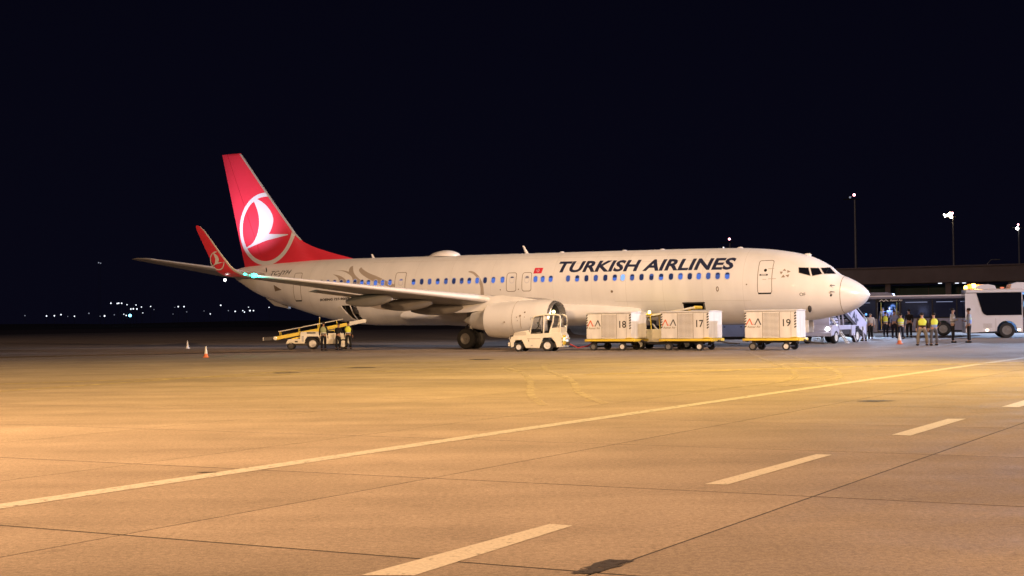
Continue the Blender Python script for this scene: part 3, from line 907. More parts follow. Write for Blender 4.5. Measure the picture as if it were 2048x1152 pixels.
orn = [
    ([(31.61, 4.41), (31.14, 4.33), (30.74, 4.18), (30.40, 3.95), (30.73, 3.80), (30.99, 3.98), (31.18, 4.21)], (0, 3)),
    ([(31.6, 4.63), (30.96, 4.58), (30.44, 4.4), (30.1, 4.18), (29.9, 3.85), (29.5, 3.60), (28.6, 3.60), (29.18, 3.88), (29.7, 4.17), (30.06, 4.46), (30.24, 4.71), (30.36, 4.88), (30.49, 4.83), (30.52, 4.69), (30.46, 4.52), (30.92, 4.62)], (0, 5, 6, 11, 14)),
    ([(29.69, 4.78), (29.41, 4.61), (28.86, 4.38), (28.11, 4.13), (27.56, 3.91), (26.99, 3.69), (26.2, 3.43), (26.99, 3.51), (27.83, 3.70), (28.52, 3.91), (29.07, 4.16), (29.52, 4.4), (29.76, 4.62)], (0, 6)),
    ([(29.26, 2.6), (28.56, 2.34), (27.75, 2.24), (26.92, 2.25), (26.2, 2.32), (26.96, 2.43), (27.81, 2.58)], (0, 4)),
    ([(22.06, 4.27), (21.91, 4.32), (21.64, 4.24), (21.32, 4.02), (21.08, 3.71), (20.96, 3.36), (20.94, 2.85), (21.19, 2.85), (21.15, 3.29), (21.23, 3.6), (21.43, 3.91), (21.71, 4.15)], (6, 7)),
]
for pts, shp in orn:
    decal('tulip_ornament', fill2d([smooth_loop(pts, 4, shp)]), F(0.0035), M['taupe'], air, sx=0.3, sz=0.07)

# netting of the open aft hold, and its door folded up inside
for a, b in (((31.0, 2.52), (30.55, 1.76)), ((30.55, 1.76), (30.1, 1.58)), ((30.28, 2.52), (30.22, 1.62))):
    MB().tube([onfus(*a, 0.02), onfus((a[0] + b[0]) / 2, (a[1] + b[1]) / 2, 0.02), onfus(*b, 0.02)], 0.035, 6).build('net_strap', M['net'], air)
MB().ball((30.0, 1.5, 2.3), 0.28, 12, (0.9, 0.5, 1.1)).build('hold_bag', M['darkmetal'], air)
for k in range(5):
    MB().tube([onfus(30.1 - 0.04 * k, 2.45 - 0.14 * k, -0.05), onfus(29.85 - 0.01 * k, 2.40 - 0.15 * k, -0.02)], 0.014, 5).build('net_strap', M['net'], air)
decal('hold_door_edge', fill2d([rrect(7.97, 9.2, 2.28, 2.35, 0.03)]), F(0.02), M['darkmetal'], air, sx=0.3, sz=0.05)

# antennas and the satellite dome
def blade(X, z, h, c, lean, t=0.05):
    MB().rings([[(X + c * 0.5, 0, z - 0.1), (X, t, z - 0.1), (X - c * 0.5, 0, z - 0.1), (X, -t, z - 0.1)], [(X + lean + c * 0.22, 0, z + h), (X + lean, t * 0.5, z + h), (X + lean - c * 0.2, 0, z + h), (X + lean, -t * 0.5, z + h)]]).build('antenna', M['radome'], air)
blade(19.18, 5.30, 0.42, 0.26, 0.28)
blade(29.75, 5.39, 0.22, 0.26, 0.16)
rr = []
for k in range(15):
    t = k / 14
    X = 23.62 + 2.24 * t
    w = (math.sin(PI * min(1, max(0.0, t)) ** 0.85)) ** 0.7 if 0 < t < 1 else 0.01
    rr.append([(X, 0.62 * w * math.cos(a), 5.28 + 0.37 * w * math.sin(a)) for a in [PI * q / 16 for q in range(17)]])
MB().rings(rr, cap=False, closed=False).build('satellite_dome', M['radome'], air, angle=80)
for X, w, h in ((7.58, 0.06, 0.08), (6.68, 0.34, 0.06), (3.15, 0.42, 0.1), (17.0, 0.3, 0.06), (13.2, 0.3, 0.05), (11.0, 0.3, 0.05)):
    MB().ball((X, 0, lerp(FT, X)), 1, 10, (w / 2, 0.12, h)).build('antenna_bump', M['radome'], air)

# ------------------------------------------------------------------ wings
def naca(t, n=14, camber=0.0):
    up, lo = [], []
    for k in range(n + 1):
        x = 0.5 * (1 - math.cos(PI * k / n))
        y = 5 * t * (0.2969 * math.sqrt(x) - 0.126 * x - 0.3516 * x * x + 0.2843 * x ** 3 - 0.1036 * x ** 4)
        yc = camber * 4 * x * (1 - x)
        up.append((x, yc + y))
        lo.append((x, yc - y))
    return up[::-1] + lo[1:-1]
def foil_ring(le, chord, t, ny, nz, camber=0.0, twist=0.0):
    r = []
    for x, y in naca(t, 14, camber):
        h = y * chord - x * chord * math.tan(twist)
        r.append((le[0] + x * chord, le[1] + ny * h, le[2] + nz * h))
    return r
def LE(Y):
    return 18.4 + 0.515 * (Y - 4.4)
def TE(Y):
    return 23.55 - 0.03 * Y if Y < 5.8 else 23.38 + (26.2 - 23.38) * (Y - 5.8) / (16.7 - 5.8)
def LZ(Y):
    return 2.60 + 0.0976 * (Y - 4.4)
def wing(sg):
    def mir(r):
        return [(p[0], sg * p[1], p[2]) for p in r]
    ys = [1.2, 1.9, 3.2, 4.4, 5.8, 7.5, 9.5, 12, 14.5, 16.7]
    rings = [mir(foil_ring((LE(y) - (0.9 * max(0, (2.6 - y)) if y < 2.6 else 0), y, LZ(y)), TE(y) - LE(y), 0.13 - 0.03 * (y / 16.7), 0, 1, 0.012, R(2.2 - 2.5 * y / 16.7))) for y in ys]
    w = MB().rings(rings).build('wing', M['winggrey'], air, angle=50)
    # bright slats along the leading edge
    rings = []
    for y in (4.5, 7.5, 10, 13, 16.65):
        ch = TE(y) - LE(y)
        rg = foil_ring((LE(y), y, LZ(y)), ch, 0.13 - 0.03 * (y / 16.7), 0, 1, 0.012, R(2.2 - 2.5 * y / 16.7))
        n = len(rg) // 2
        sel = rg[n - 3:n + 3]
        rings.append(mir([(p[0] - 0.006, p[1], p[2] + (0.005 if q < 3 else (-0.005 if q > 3 else 0))) for q, p in enumerate(sel)]))
    MB().rings(rings, cap=False, closed=False).build('slat', M['slatwhite'], w, angle=60)
    # winglet
    stn = [((LE(16.7), 16.7, LZ(16.7)), 1.5, 0, 1, .10), ((24.95, 17.13, 3.88), 1.32, -0.25, 0.97, .10), ((25.12, 17.40, 4.02), 1.18, -0.6, 0.8, .10), ((25.32, 17.54, 4.25), 1.04, -0.88, 0.47, .09), ((25.72, 17.66, 4.75), .86, -0.98, 0.2, .09), ((26.2, 17.79, 5.4), .66, -0.98, 0.18, .09), ((26.62, 17.89, 5.95), .48, -0.98, 0.18, .09), ((26.86, 17.92, 6.14), .28, -0.98, 0.18, .08), ((27.02, 17.93, 6.19), .10, -0.98, 0.18, .06)]
    rings = [mir(foil_ring(le, c, t, ny, nz)) for le, c, ny, nz, t in stn]
    wl = MB().rings(rings).build('winglet', M['red'], air, angle=60)
    rings = []
    for le, c, ny, nz, t in stn[:-1]:
        rg = foil_ring((le[0] - 0.006, le[1], le[2]), c * 1.0, t * 1.08, ny, nz)
        n = len(rg) // 2
        rings.append(mir(rg[n - 3:n + 4]))
    MB().rings(rings, cap=False, closed=False).build('leading_edge', M['lightmetal'], wl, angle=60)
    if sg > 0:
        def wfn(off):
            def fn(u, v):
                # fin-logo units to the outboard face of the winglet
                X = 26.05 - 0.44 * u
                Z = 4.50 + 0.44 * v
                y = 17.60 + (Z - 4.5) * 0.2 + (0.30 * (4.25 - Z) * -1 if Z < 4.25 else 0)
                return Vector((X, y + 0.055 + off, Z))
            return fn
        decal('logo_ring', ring_loop(), wfn(0.006), M['livery_white'], wl)
        decal('logo_bird', fill2d([smooth_loop(BIRD, 3, BSH)]), wfn(0.006), M['livery_white'], wl)
    # flap track fairings
    for Y, ln in ((4.9, 3.5), (7.2, 3.2), (9.5, 2.9), ):
        x0 = TE(Y) - ln + 0.35
        zb = LZ(Y) - 0.30
        rings = []
        for k in range(13):
            t = k / 12
            wq = max(0.02, math.sin(PI * min(1, t * 0.93 + 0.03)) ** 0.6)
            hh = 0.33 * wq
            ww = 0.20 * wq
            X = x0 + ln * t
            zz = zb - 0.10 - 0.10 * t
            rings.append([(X, sg * Y + ww * math.cos(a), zz + hh * math.sin(a)) for a in [2 * PI * q / 16 for q in range(16)]])
        MB().rings(rings).build('flap_track_fairing', M['fairing'], w, angle=50)
    # flap, a separate panel hung a little below the trailing edge
    rings = []
    for Y in (2.2, 5.6):
        rings.append(mir(foil_ring((TE(Y) - 0.75, Y, LZ(Y) - 0.30), 1.0, 0.13, 0, 1, 0.0, R(9))))
    MB().rings(rings).build('flap', M['winggrey'], w, angle=50)
    rings = []
    for Y in (6.0, 12.2):
        rings.append(mir(foil_ring((TE(Y) - 0.62, Y, LZ(Y) - 0.20), 0.85 - 0.02 * Y, 0.12, 0, 1, 0.0, R(7))))
    MB().rings(rings).build('flap', M['winggrey'], w, angle=50)
    return w, wl
BIRD = [(-0.482, 0.828), (-0.356, 0.849), (-0.162, 0.757), (0.03, 0.618), (0.179, 0.45), (0.26, 0.264), (0.244, 0.095), (0.174, -0.062), (0.105, -0.148), (0.433, -0.169), (0.766, -0.179), (0.769, -0.205), (0.405, -0.264), (-0.007, -0.332), (-0.368, -0.424), (-0.719, -0.518), (-0.832, -0.529), (-0.676, -0.455), (-0.507, -0.376), (-0.381, -0.241), (-0.295, -0.073), (-0.243, 0.139), (-0.255, 0.354), (-0.317, 0.551), (-0.399, 0.716)]
BSH = (0, 1, 8, 10, 11, 15, 16, 24)
def ring_loop():
    a0, a1 = 84, 352
    o = [(math.cos(R(a0 + (a1 - a0) * k / 60)), math.sin(R(a0 + (a1 - a0) * k / 60))) for k in range(61)]
    i = [(0.885 * math.cos(R(a0 + (a1 - a0) * k / 60)), 0.885 * math.sin(R(a0 + (a1 - a0) * k / 60))) for k in range(60, -1, -1)]
    return fill2d([o + i])
wR, wlR = wing(1)
wL, wlL = wing(-1)
# wing-to-body fairing
rr = []
for k in range(27):
    t = k / 26
    X = 11.6 + 15.0 * t
    w = max(0.02, math.sin(PI * (0.04 + 0.92 * t)) ** 0.42)
    wy = 1.55 + 0.66 * w
    rr.append([(X, wy * (1 if abs(math.cos(a)) > 1e-6 else 0) * math.copysign(abs(math.cos(a)) ** 0.75, math.cos(a)), 1.85 + (0.75 * w * abs(math.sin(a)) ** 0.8 if math.sin(a) > 0 else -0.72 * w * abs(math.sin(a)) ** 0.8)) for a in [2 * PI * q / 40 for q in range(40)]])
MB().rings(rr).build('wing_fairing', M['white'], air, angle=60)
# lamps of the right wing tip
nl = MB().ball((24.72, 16.6, 3.80), 0.13, 12, (1.2, 1.2, 0.8)).build('navigation_light', M['lamp_green'], air)
MB().ball((24.92, 17.02, 3.86), 0.06, 10, (1.4, 1.2, 0.8)).build('navigation_light', M['lamp_green'], air)
point('navigation_glow', (24.45, 16.65, 3.70), 38, (0.05, 1.0, 0.8), 0.08, air)
MB().ball((26.22, 16.95, 3.62), 0.065, 10).build('position_light', M['lamp_white'], air)

# ------------------------------------------------------------------ tail
HZ0, HZ1 = 5.0, 12.46
FLE = [(12.46, 40.15), (9.54, 37.76), (7.11, 35.72), (6.56, 35.11), (6.18, 34.21), (5.75, 32.7), (5.42, 31.35), (5.30, 31.0)]
FTE = [(12.46, 41.72), (5.15, 39.87), (5.0, 39.83)]
def tab(T, z):
    for (z1, x1), (z0, x0) in zip(T[:-1], T[1:]):
        if z >= z0:
            return x0 + (x1 - x0) * (z - z0) / (z1 - z0)
    return T[-1][1]
def fin_half(X, z):
    le = tab(FLE, z)
    te = tab(FTE, z)
    core = max(le, 36.0 if z < 7.4 else le) if z < 7.4 else le
    # the dorsal extension ahead of the fin proper is a thin blade
    lef = 40.15 - (12.46 - z) * (40.15 - 35.72) / (12.46 - 7.11)
    lef = max(lef, le)
    c = te - lef
    x = (X - lef) / c
    if x <= 0:
        full = 0.0
    else:
        x = min(1, x)
        full = 5 * 0.10 * c * (0.2969 * math.sqrt(x) - 0.126 * x - 0.3516 * x * x + 0.2843 * x ** 3 - 0.1036 * x ** 4)
    thin = 0.10 * math.sqrt(max(0.0, min(1, (X - le) / 1.2))) * min(1, max(0, (te - X) / 1.0))
    return max(full, thin if z < 7.2 else full)
zs = [5.0 + 0.14 * k for k in range(16)] + [7.25 + (12.30 - 7.25) * k / 14 for k in range(15)] + [12.40, 12.46]
HINGE = 0.70
def fin_part(name, lo, hi, m):
    rings = []
    for z in zs:
        le, te = tab(FLE, z), tab(FTE, z)
        if z > 12.35:
            te = te - 0.0
        lef = max(le, 40.15 - (12.46 - z) * (40.15 - 35.72) / (12.46 - 7.11))
        hx = lef + (te - lef) * HINGE
        a, b = (le, hx - 0.012) if lo == 0 else (hx + 0.012, te)
        n = 22
        xs = [a + (b - a) * (0.5 * (1 - math.cos(PI * k / n)) if lo == 0 else k / n) for k in range(n + 1)]
        sc = 1.0 if z < 12.35 else (0.8 if z < 12.43 else 0.4)
        up = [(x, max(0.002, fin_half(x, z) * sc), z) for x in xs]
        dn = [(x, -max(0.002, fin_half(x, z) * sc), z) for x in xs[::-1]]
        rings.append(up + dn)
    return MB().rings(rings).build(name, m, air, angle=40)
fin = fin_part('tail_fin', 0, HINGE, M['red'])
rud = fin_part('rudder', HINGE, 1, M['red'])
# polished leading edge
rings = []
for z in zs[12:-1]:
    le = tab(FLE, z)
    rings.append([(le + d, s * (fin_half(le + d, z) + 0.012), z) for d, s in ((0.10, 1), (0.05, 1), (0.015, 1), (-0.012, 0), (0.015, -1), (0.05, -1), (0.10, -1))])
MB().rings(rings, cap=False, closed=False).build('leading_edge', M['lightmetal'], fin, angle=60)
def ffn(off, sg=1):
    def fn(u, v):
        Z = 7.50 + 2.31 * v
        X = max(37.95 - 2.31 * u, tab(FLE, Z) + 0.06)
        return Vector((X, sg * (fin_half(X, Z) + off), Z))
    return fn
for sg in (1, -1):
    bm_ = ring_loop()
    decal('logo_ring', bm_, ffn(0.006, sg), M['livery_white'], fin, sx=0.06)
    decal('logo_bird', fill2d([smooth_loop(BIRD, 4, BSH)]), ffn(0.006, sg), M['livery_white'], fin, sx=0.06)
# stabilisers
def stab(sg):
    rings = []
    for Y, le, z, c, t in ((0.2, 36.9, 4.50, 3.9, .10), (0.9, 37.25, 4.54, 3.7, .10), (3.5, 38.95, 4.95, 2.75, .09), (6.9, 41.15, 5.47, 1.45, .09), (7.12, 41.45, 5.50, 1.1, .07), (7.19, 41.8, 5.52, .5, .05)):
        rings.append([(p[0], sg * p[1], p[2]) for p in foil_ring((le, Y, z), c, t, 0, 1)])
    s_ = MB().rings(rings).build('tailplane', M['winggrey'], air, angle=50)
    rings = []
    for Y, le, z, c, t in ((1.3, 37.51, 4.60, 3.56, .10), (3.5, 38.95, 4.95, 2.75, .09), (6.9, 41.15, 5.47, 1.45, .09)):
        rg = foil_ring((le - 0.005, Y, z), c, t * 1.05, 0, 1)
        n = len(rg) // 2
        rings.append([(p[0], sg * p[1], p[2]) for p in rg[n - 4:n + 5]])
    MB().rings(rings, cap=False, closed=False).build('leading_edge', M['lightmetal'], s_, angle=60)
    return s_
stab(1)
stab(-1)
# logo lights in the tailplane shine up on the fin
lo_ = bpy.data.lights.new('logo_light', 'SPOT')
lo_.energy = 3000
lo_.color = (0.80, 0.78, 1.0)
lo_.spot_size = R(75)
lo_.spot_blend = 0.9
lo_.shadow_soft_size = 0.08
lob = bpy.data.objects.new('logo_light', lo_)
C.objects.link(lob)
lob.parent = air
lob.location = (39.8, 4.6, 5.3)
lob.rotation_euler = (Vector((38.9, 0.2, 9.6)) - Vector(lob.location)).to_track_quat('-Z', 'Y').to_euler()
MB().tube([(37.3, 0.93, 4.72), (37.3, 0.98, 5.0)], 0.03, 6).build('tail_probe', M['black'], air)
MB().prism([(38.1, 3.15), (37.55, 3.02), (36.3, 2.58), (36.25, 2.42), (36.9, 2.55), (37.35, 2.62)], -0.16, 0.16, bev=0.03).build('tail_skid', M['lightmetal'], air)

# ------------------------------------------------------------------ engines
def engine(sg):
    cy, cz = 4.83 * sg, 1.55
    e = thing('engine', None, None, (0.55, cy, cz))
    e.parent = air
    def ring(X, r, fl=1.0):
        return [(X, r * math.cos(a), (r * math.sin(a)) * (fl if math.sin(a) < 0 else 1.0)) for a in [2 * PI * k / 48 for k in range(48)]]
    MB().rings([ring(x, r, f) for x, r, f in ((14.34, .985, .93), (14.8, 1.02, .94), (15.4, 1.035, .95), (16.2, 1.02, .97), (17.0, .985, .985), (17.7, .93, 1), (18.15, .885, 1), (18.17, .86, 1), (17.7, .86, 1), (17.2, .86, 1))], cap=False).build('nacelle', M['white'], e, angle=45)
    MB().rings([ring(x, r, f) for x, r, f in ((14.345, .986, .93), (14.25, .965, .93), (14.19, .93, .93), (14.17, .90, .93), (14.20, .865, .94), (14.32, .83, .95), (14.5, .81, .97))], cap=False).build('inlet_lip', M['metal'], e, angle=60)
    MB().rings([ring(x, r, f) for x, r, f in ((14.5, .809, .97), (14.9, .79, 1), (15.25, .79, 1))], cap=False).build('inlet_duct', M['ductgrey'], e, angle=60)
    MB().lathe([(0.79, 15.30), (0.79, 15.34)], axis='x', seg=32).build('fan_case', M['darkmetal'], e)
    fb = MB()
    for k in range(24):
        a = 2 * PI * k / 24
        co, si = math.cos(a), math.sin(a)
        fb.rings([[(15.22, 0.2 * co - 0.05 * si, 0.2 * si + 0.05 * co), (15.10, 0.2 * co + 0.03 * si, 0.2 * si - 0.03 * co), (15.11, 0.2 * co + 0.04 * si, 0.2 * si - 0.04 * co), (15.23, 0.2 * co - 0.04 * si, 0.2 * si + 0.04 * co)],
                  [(15.22, 0.77 * co - 0.10 * si, 0.77 * si + 0.10 * co), (15.05, 0.77 * co + 0.06 * si, 0.77 * si - 0.06 * co), (15.06, 0.77 * co + 0.07 * si, 0.77 * si - 0.07 * co), (15.23, 0.77 * co - 0.09 * si, 0.77 * si + 0.09 * co)]])
    fb.build('fan_blades', M['darkmetal'], e)
    MB().lathe([(0.01, 14.72), (0.1, 14.82), (0.19, 15.0), (0.23, 15.2)], axis='x', seg=20).build('spinner', M['lightmetal'], e)
    MB().lathe([(0.60, 17.2), (0.60, 18.2), (0.52, 18.8), (0.43, 19.25), (0.40, 19.25), (0.40, 18.9)], axis='x', seg=32, cap=False).build('core_cowl', M['lightmetal'], e)
    MB().lathe([(0.33, 18.8), (0.31, 19.2), (0.17, 19.65), (0.03, 19.85)], axis='x', seg=24).build('exhaust_plug', M['lightmetal'], e)
    MB().rings([[(x, w, z0), (x, w * 1.0, z1), (x, -w, z1), (x, -w, z0)] for x, w, z0, z1 in ((15.3, .03, .98, 1.02), (16.2, .14, .85, 1.16), (17.4, .17, .7, 1.30), (18.6, .17, .5, 1.22), (19.8, .14, .42, .95), (21.4, .05, .45, .72))]).build('pylon', M['white'], e)
    sd = 1 if sg > 0 else -1
    def nac(u, v):
        r = 1.028 if u < 16.6 else 1.028 - (u - 16.6) * 0.055
        a = v
        return Vector((u, sd * (r + 0.0) * math.cos(a), r * math.sin(a) * (0.97 if a < 0 else 1)))
    for x in (16.35, 15.35):
        pts = [nac(x, R(-75 + 150 * k / 20)) for k in range(21)]
        MB().tube(pts, 0.006, 4).build('cowl_seam', M['seam'], e)
    for x, a, r in ((15.85, 12, .05), (15.6, 8, .025), (16.05, 8, .03), (15.6, 22, .045), (16.8, -6, .035), (16.0, -2, .02)):
        MB().ball(nac(x, R(a)), r, 8).build('latch_port', M['seam'], e)
    MB().tube([nac(15.84, R(10 - 6 * k)) for k in range(7)], 0.010, 4).build('drip_stain', M['seam'], e)
    return e
engine(1)
engine(-1)
# ------------------------------------------------------------------ landing gear
def main_gear(sg):
    gr = thing('main_gear', None, None, (21.2, 0, 0))
    gr.parent = air
    for dy in (-0.43, 0.43):
        y = sg * 2.86 + dy
        s = 1 if dy > 0 else -1
        t = MB().lathe([(0.28, -.19), (0.50, -.2), (0.56, -.13), (0.56, .13), (0.50, .2), (0.28, .19)], seg=28, cap=False).build('wheel', M['rubber'], gr, loc=(0, y, 0.56))
        MB().lathe([(0.3, s * .14), (0.3, s * .195), (0.22, s * .17), (0.1, s * .10), (0.08, s * .2), (0.01, s * .2)], seg=20).build('rim', M['rimgrey'], gr, loc=(0, y, 0.56))
    MB().tube([(0, sg * 2.86, 0.55), (0, sg * 2.84, 1.3), (-0.05, sg * 2.8, 2.3)], [0.09, 0.11, 0.14], 12).build('strut', M['lightmetal'], gr)
    MB().tube([(0, sg * 2.45, 0.56), (0, sg * 3.27, 0.56)], 0.08, 10).build('axle', M['darkmetal'], gr)
    MB().tube([(0.25, sg * 2.86, 0.75), (0.42, sg * 2.86, 1.05), (0.12, sg * 2.86, 1.4)], 0.045, 8).build('torque_link', M['darkmetal'], gr)
    MB().tube([(0, sg * 2.8, 1.3), (0.1, sg * 1.7, 1.9)], 0.06, 8).build('side_brace', M['darkmetal'], gr)
    MB().box((-0.1, sg * 3.02, 1.75), (0.5, 0.04, 0.6), 0.015).build('gear_door', M['winggrey'], gr)
main_gear(1)
main_gear(-1)
gr = thing('nose_gear', None, None, (4.05, 0, 0))
gr.parent = air
for dy in (-0.2, 0.2):
    t = MB().lathe([(0.17, -.09), (0.31, -.1), (0.34, -.06), (0.34, .06), (0.31, .1), (0.17, .09)], seg=24, cap=False).build('wheel', M['rubber'], gr, loc=(0, dy, 0.34))
    MB().lathe([(0.18, .07 * (1 if dy > 0 else -1)), (0.1, .09 * (1 if dy > 0 else -1)), (0.01, .09 * (1 if dy > 0 else -1))], seg=16).build('rim', M['rim'], gr, loc=(0, dy, 0.34))
MB().tube([(0, 0, 0.34), (0.05, 0, 0.9), (0.12, 0, 1.6)], [0.05, 0.07, 0.09], 10).build('strut', M['lightmetal'], gr)
MB().tube([(0, -.3, 0.34), (0, .3, 0.34)], 0.045, 8).build('axle', M['darkmetal'], gr)
for s in (-1, 1):
    MB().box((-0.45, s * 0.42, 1.06), (1.15, 0.035, 0.62), 0.012).build('gear_door', M['white'], gr)

# ================================================================== VEHICLES (local x runs to the viewer's right, near side is -y)
def hazard_band(parent, x0, x1, z0, z1, y, n=6, axis='y'):
    """white strip with slanting black bars, standing proud of the panel"""
    h = (z1 - z0) / n
    mb = MB()
    for k in range(n):
        z = z0 + k * h
        mb.prism([(x0, z + h * 0.05), (x1, z + h * 0.42), (x1, z + h * 0.95), (x0, z + h * 0.58)], y, y - 0.004, axis)
    return mb.build('hazard_stripes', M['hazard'], parent, angle=0)

def cart_proto():
    L, Wd = 2.42, 1.78
    t = thing('baggage_cart', '', 'baggage cart', (0, 0, 0), 0, 'enclosed baggage carts towed in a row')
    yn = -Wd / 2
    MB().box((0, 0, 1.195), (L, Wd, 1.25), 0.02).build('box_body', M['cartwhite'], t)
    rf = MB().prism([(-Wd / 2 - 0.025, 1.825), (-Wd / 2 - 0.02, 1.855), (0, 1.885), (Wd / 2 + 0.02, 1.855), (Wd / 2 + 0.025, 1.825)], -L / 2 - 0.025, L / 2 + 0.025, 'x')
    rf.build('roof', M['cartwhite'], t, angle=20)
    # side panel frame seams
    for x, w in ((-0.37, 0.012), (0.43, 0.012), (0.95, 0.010)):
        MB().box((x, yn - 0.001, 1.18), (w, 0.008, 1.20)).build('panel_seam', M['seam'], t)
    MB().box((0, yn - 0.001, 1.79), (L - 0.06, 0.008, 0.010)).build('panel_seam', M['seam'], t)
    # louvers
    MB().box((0.03, yn + 0.004, 1.19), (0.78, 0.012, 1.12)).build('louver_recess', M['seam'], t)
    slat = MB().prism([(yn + 0.002, 0.000), (yn - 0.016, -0.002), (yn - 0.020, 0.008), (yn + 0.002, 0.040)], -0.385, 0.385, 'x').mesh('slat', M['cartwhite'], 0)
    for k in range(21):
        o = bpy.data.objects.new('slat', slat)
        C.objects.link(o)
        o.parent = t
        o.location = (0.03, 0, 0.64 + k * 0.0535)
    # chassis
    MB().box((0, 0, 0.50), (L + 0.10, Wd + 0.08, 0.11), 0.02).build('frame', M['yellow'], t)
    for s in (-1, 1):
        MB().box((s * (L / 2 + 0.09), 0, 0.49), (0.08, Wd * 0.96, 0.13), 0.02).build('bumper', M['yellow'], t)
        MB().box((s * (L / 2 + 0.14), 0.0, 0.44), (0.16, 0.22, 0.10), 0.02).build('hitch', M['darkmetal'], t)
    MB().tube([(L / 2 + 0.14, 0, 0.44), (L / 2 + 0.62, 0, 0.33), (L / 2 + 1.05, 0, 0.30)], 0.035, 8).build('tow_bar', M['darkmetal'], t)
    MB().lathe([(0.09, -.02), (0.09, .02), (0.05, .02), (0.05, -.02)], (L / 2 + 1.12, 0, 0.30), 'z', 14).build('tow_eye', M['darkmetal'], t)
    MB().box((0, 0, 0.40), (L * 0.86, 0.5, 0.10)).build('underframe', M['darkmetal'], t)
    for x in (-0.86, 0.70):
        MB().tube([(x, -0.75, 0.18), (x, 0.75, 0.18)], 0.05, 8).build('axle', M['darkmetal'], t)
        for s in (-1, 1):
            MB().box((x, s * 0.62, 0.33), (0.16, 0.10, 0.22)).build('wheel_fork', M['darkmetal'], t)
            wheel(t, x, s * 0.78, 0.185, 0.16, M['rim'] if x > 0 else M['rimgrey'], s, 0.62, 20)
    # yellow latch handle at the right end
    MB().tube([(L / 2 - 0.30, yn - 0.03, 0.58), (L / 2 - 0.10, yn - 0.05, 0.61), (L / 2 + 0.12, yn + 0.05, 0.58)], 0.022, 6).build('latch', M['yellow'], t)
    # stripes
    hazard_band(t, -L / 2 - 0.001, -L / 2 + 0.085, 1.05, 1.78, yn - 0.003)
    hazard_band(t, L / 2 - 0.105, L / 2 - 0.005, 1.02, 1.78, yn - 0.003)
    # company mark: two peaks
    def peak(cx, m, wd=0.045):
        pts = [(-.17, 0), (-.015, .30), (.03, .30), (.16, 0), (.105, 0), (.005, .235), (-.125, 0)]
        return decal('company_mark', fill2d([[(cx + u, 1.18 + v) for u, v in pts]]), lambda u, v: Vector((u, yn - 0.006, v)), m, t)
    peak(-0.98, M['orange'])
    peak(-0.58, M['print'])
    decal('company_mark', fill2d([[(-0.86, 1.18), (-0.79, 1.235), (-0.72, 1.18), (-0.745, 1.18), (-0.79, 1.212), (-0.835, 1.18)]]), lambda u, v: Vector((u, yn - 0.006, v)), M['orange'], t)
    decal('company_lettering', text2d('Azmar Air', 0.012), flat(yn - 0.006, -1.08, 1.045, 0.62, 0.10), M['printgrey'], t)
    return t
cart = cart_proto()
def cart_num(t, s):
    decal('number', text2d(s, 0.012), flat(-0.89 - 0.006, 0.58, 1.10, 0.36, 0.34), M['print'], t)
carts = [cart, copy_tree(cart), copy_tree(cart)]
for t, n, x, y, th, lab in ((carts[0], '18', 5.12, 64.76, 30, 'white enclosed baggage cart numbered 18 right behind the tractor'),
                            (carts[1], '17', 8.56, 62.85, 29, 'white enclosed baggage cart numbered 17 in front of the open cargo door'),
                            (carts[2], '19', 12.24, 61.25, 25.5, 'white enclosed baggage cart numbered 19 nearest the aircraft nose')):
    t.location = (x, y, 0)
    t.rotation_euler = (0, 0, R(-th))
    t['label'] = lab
    cart_num(t, n)

# ------------------------------------------------------------------ baggage tractor, front to the left
tr = thing('baggage_tractor', 'cream white baggage tractor with open cab and lit roof beacon', 'tractor', (1.32, 64.75, 0), R(-16))
HW = 0.68
def zx(a): return -1.33 + (a - 165) * 0.002283
def zz(b): return (1068 - b) * 0.00243
body = [(185, 985), (168, 850), (195, 772), (240, 765), (262, 688), (575, 640), (610, 715), (1285, 690), (1330, 770), (1325, 985), (1205, 990), (1165, 880), (1080, 795), (910, 795), (878, 850), (828, 960), (820, 1002), (520, 998), (432, 838), (292, 842), (247, 900), (243, 975)]
MB().prism([(zx(a), zz(b)) for a, b in body], -HW, HW, 'y', 0.02).build('body', M['cream'], tr, angle=30)
# dark floor and wheel wells
MB().box((0.0, 0, 0.30), (2.3, 1.1, 0.2)).build('chassis', M['darkmetal'], tr)
for k in range(3):
    MB().box((zx(400), -HW - 0.002, zz(690 + k * 22)), (0.62, 0.012, 0.014)).build('hood_louver', M['seam'], tr)
MB().box((zx(700), -HW - 0.003, zz(813)), (0.68, 0.014, 0.016)).build('door_seam', M['seam'], tr)
MB().box((zx(655), -HW - 0.004, zz(950)), (0.10, 0.014, 0.06), 0.004).build('step_plate', M['lightmetal'], tr)
MB().box((zx(590), -HW - 0.004, zz(850)), (0.02, 0.014, 0.10)).build('handle', M['print'], tr)
# front
MB().box((-1.335, 0, 0.66), (0.04, 0.9, 0.26), 0.01).build('grille', M['darkmetal'], tr)
for s in (-1, 1):
    MB().lathe([(0.01, -0.05), (0.09, -0.04), (0.1, 0.02)], (-1.34, s * 0.52, 0.62), 'x', 14).build('headlight', M['lightmetal'], tr)
MB().box((-1.38, 0, 0.36), (0.10, 1.3, 0.20), 0.02).build('front_bumper', M['cream'], tr)
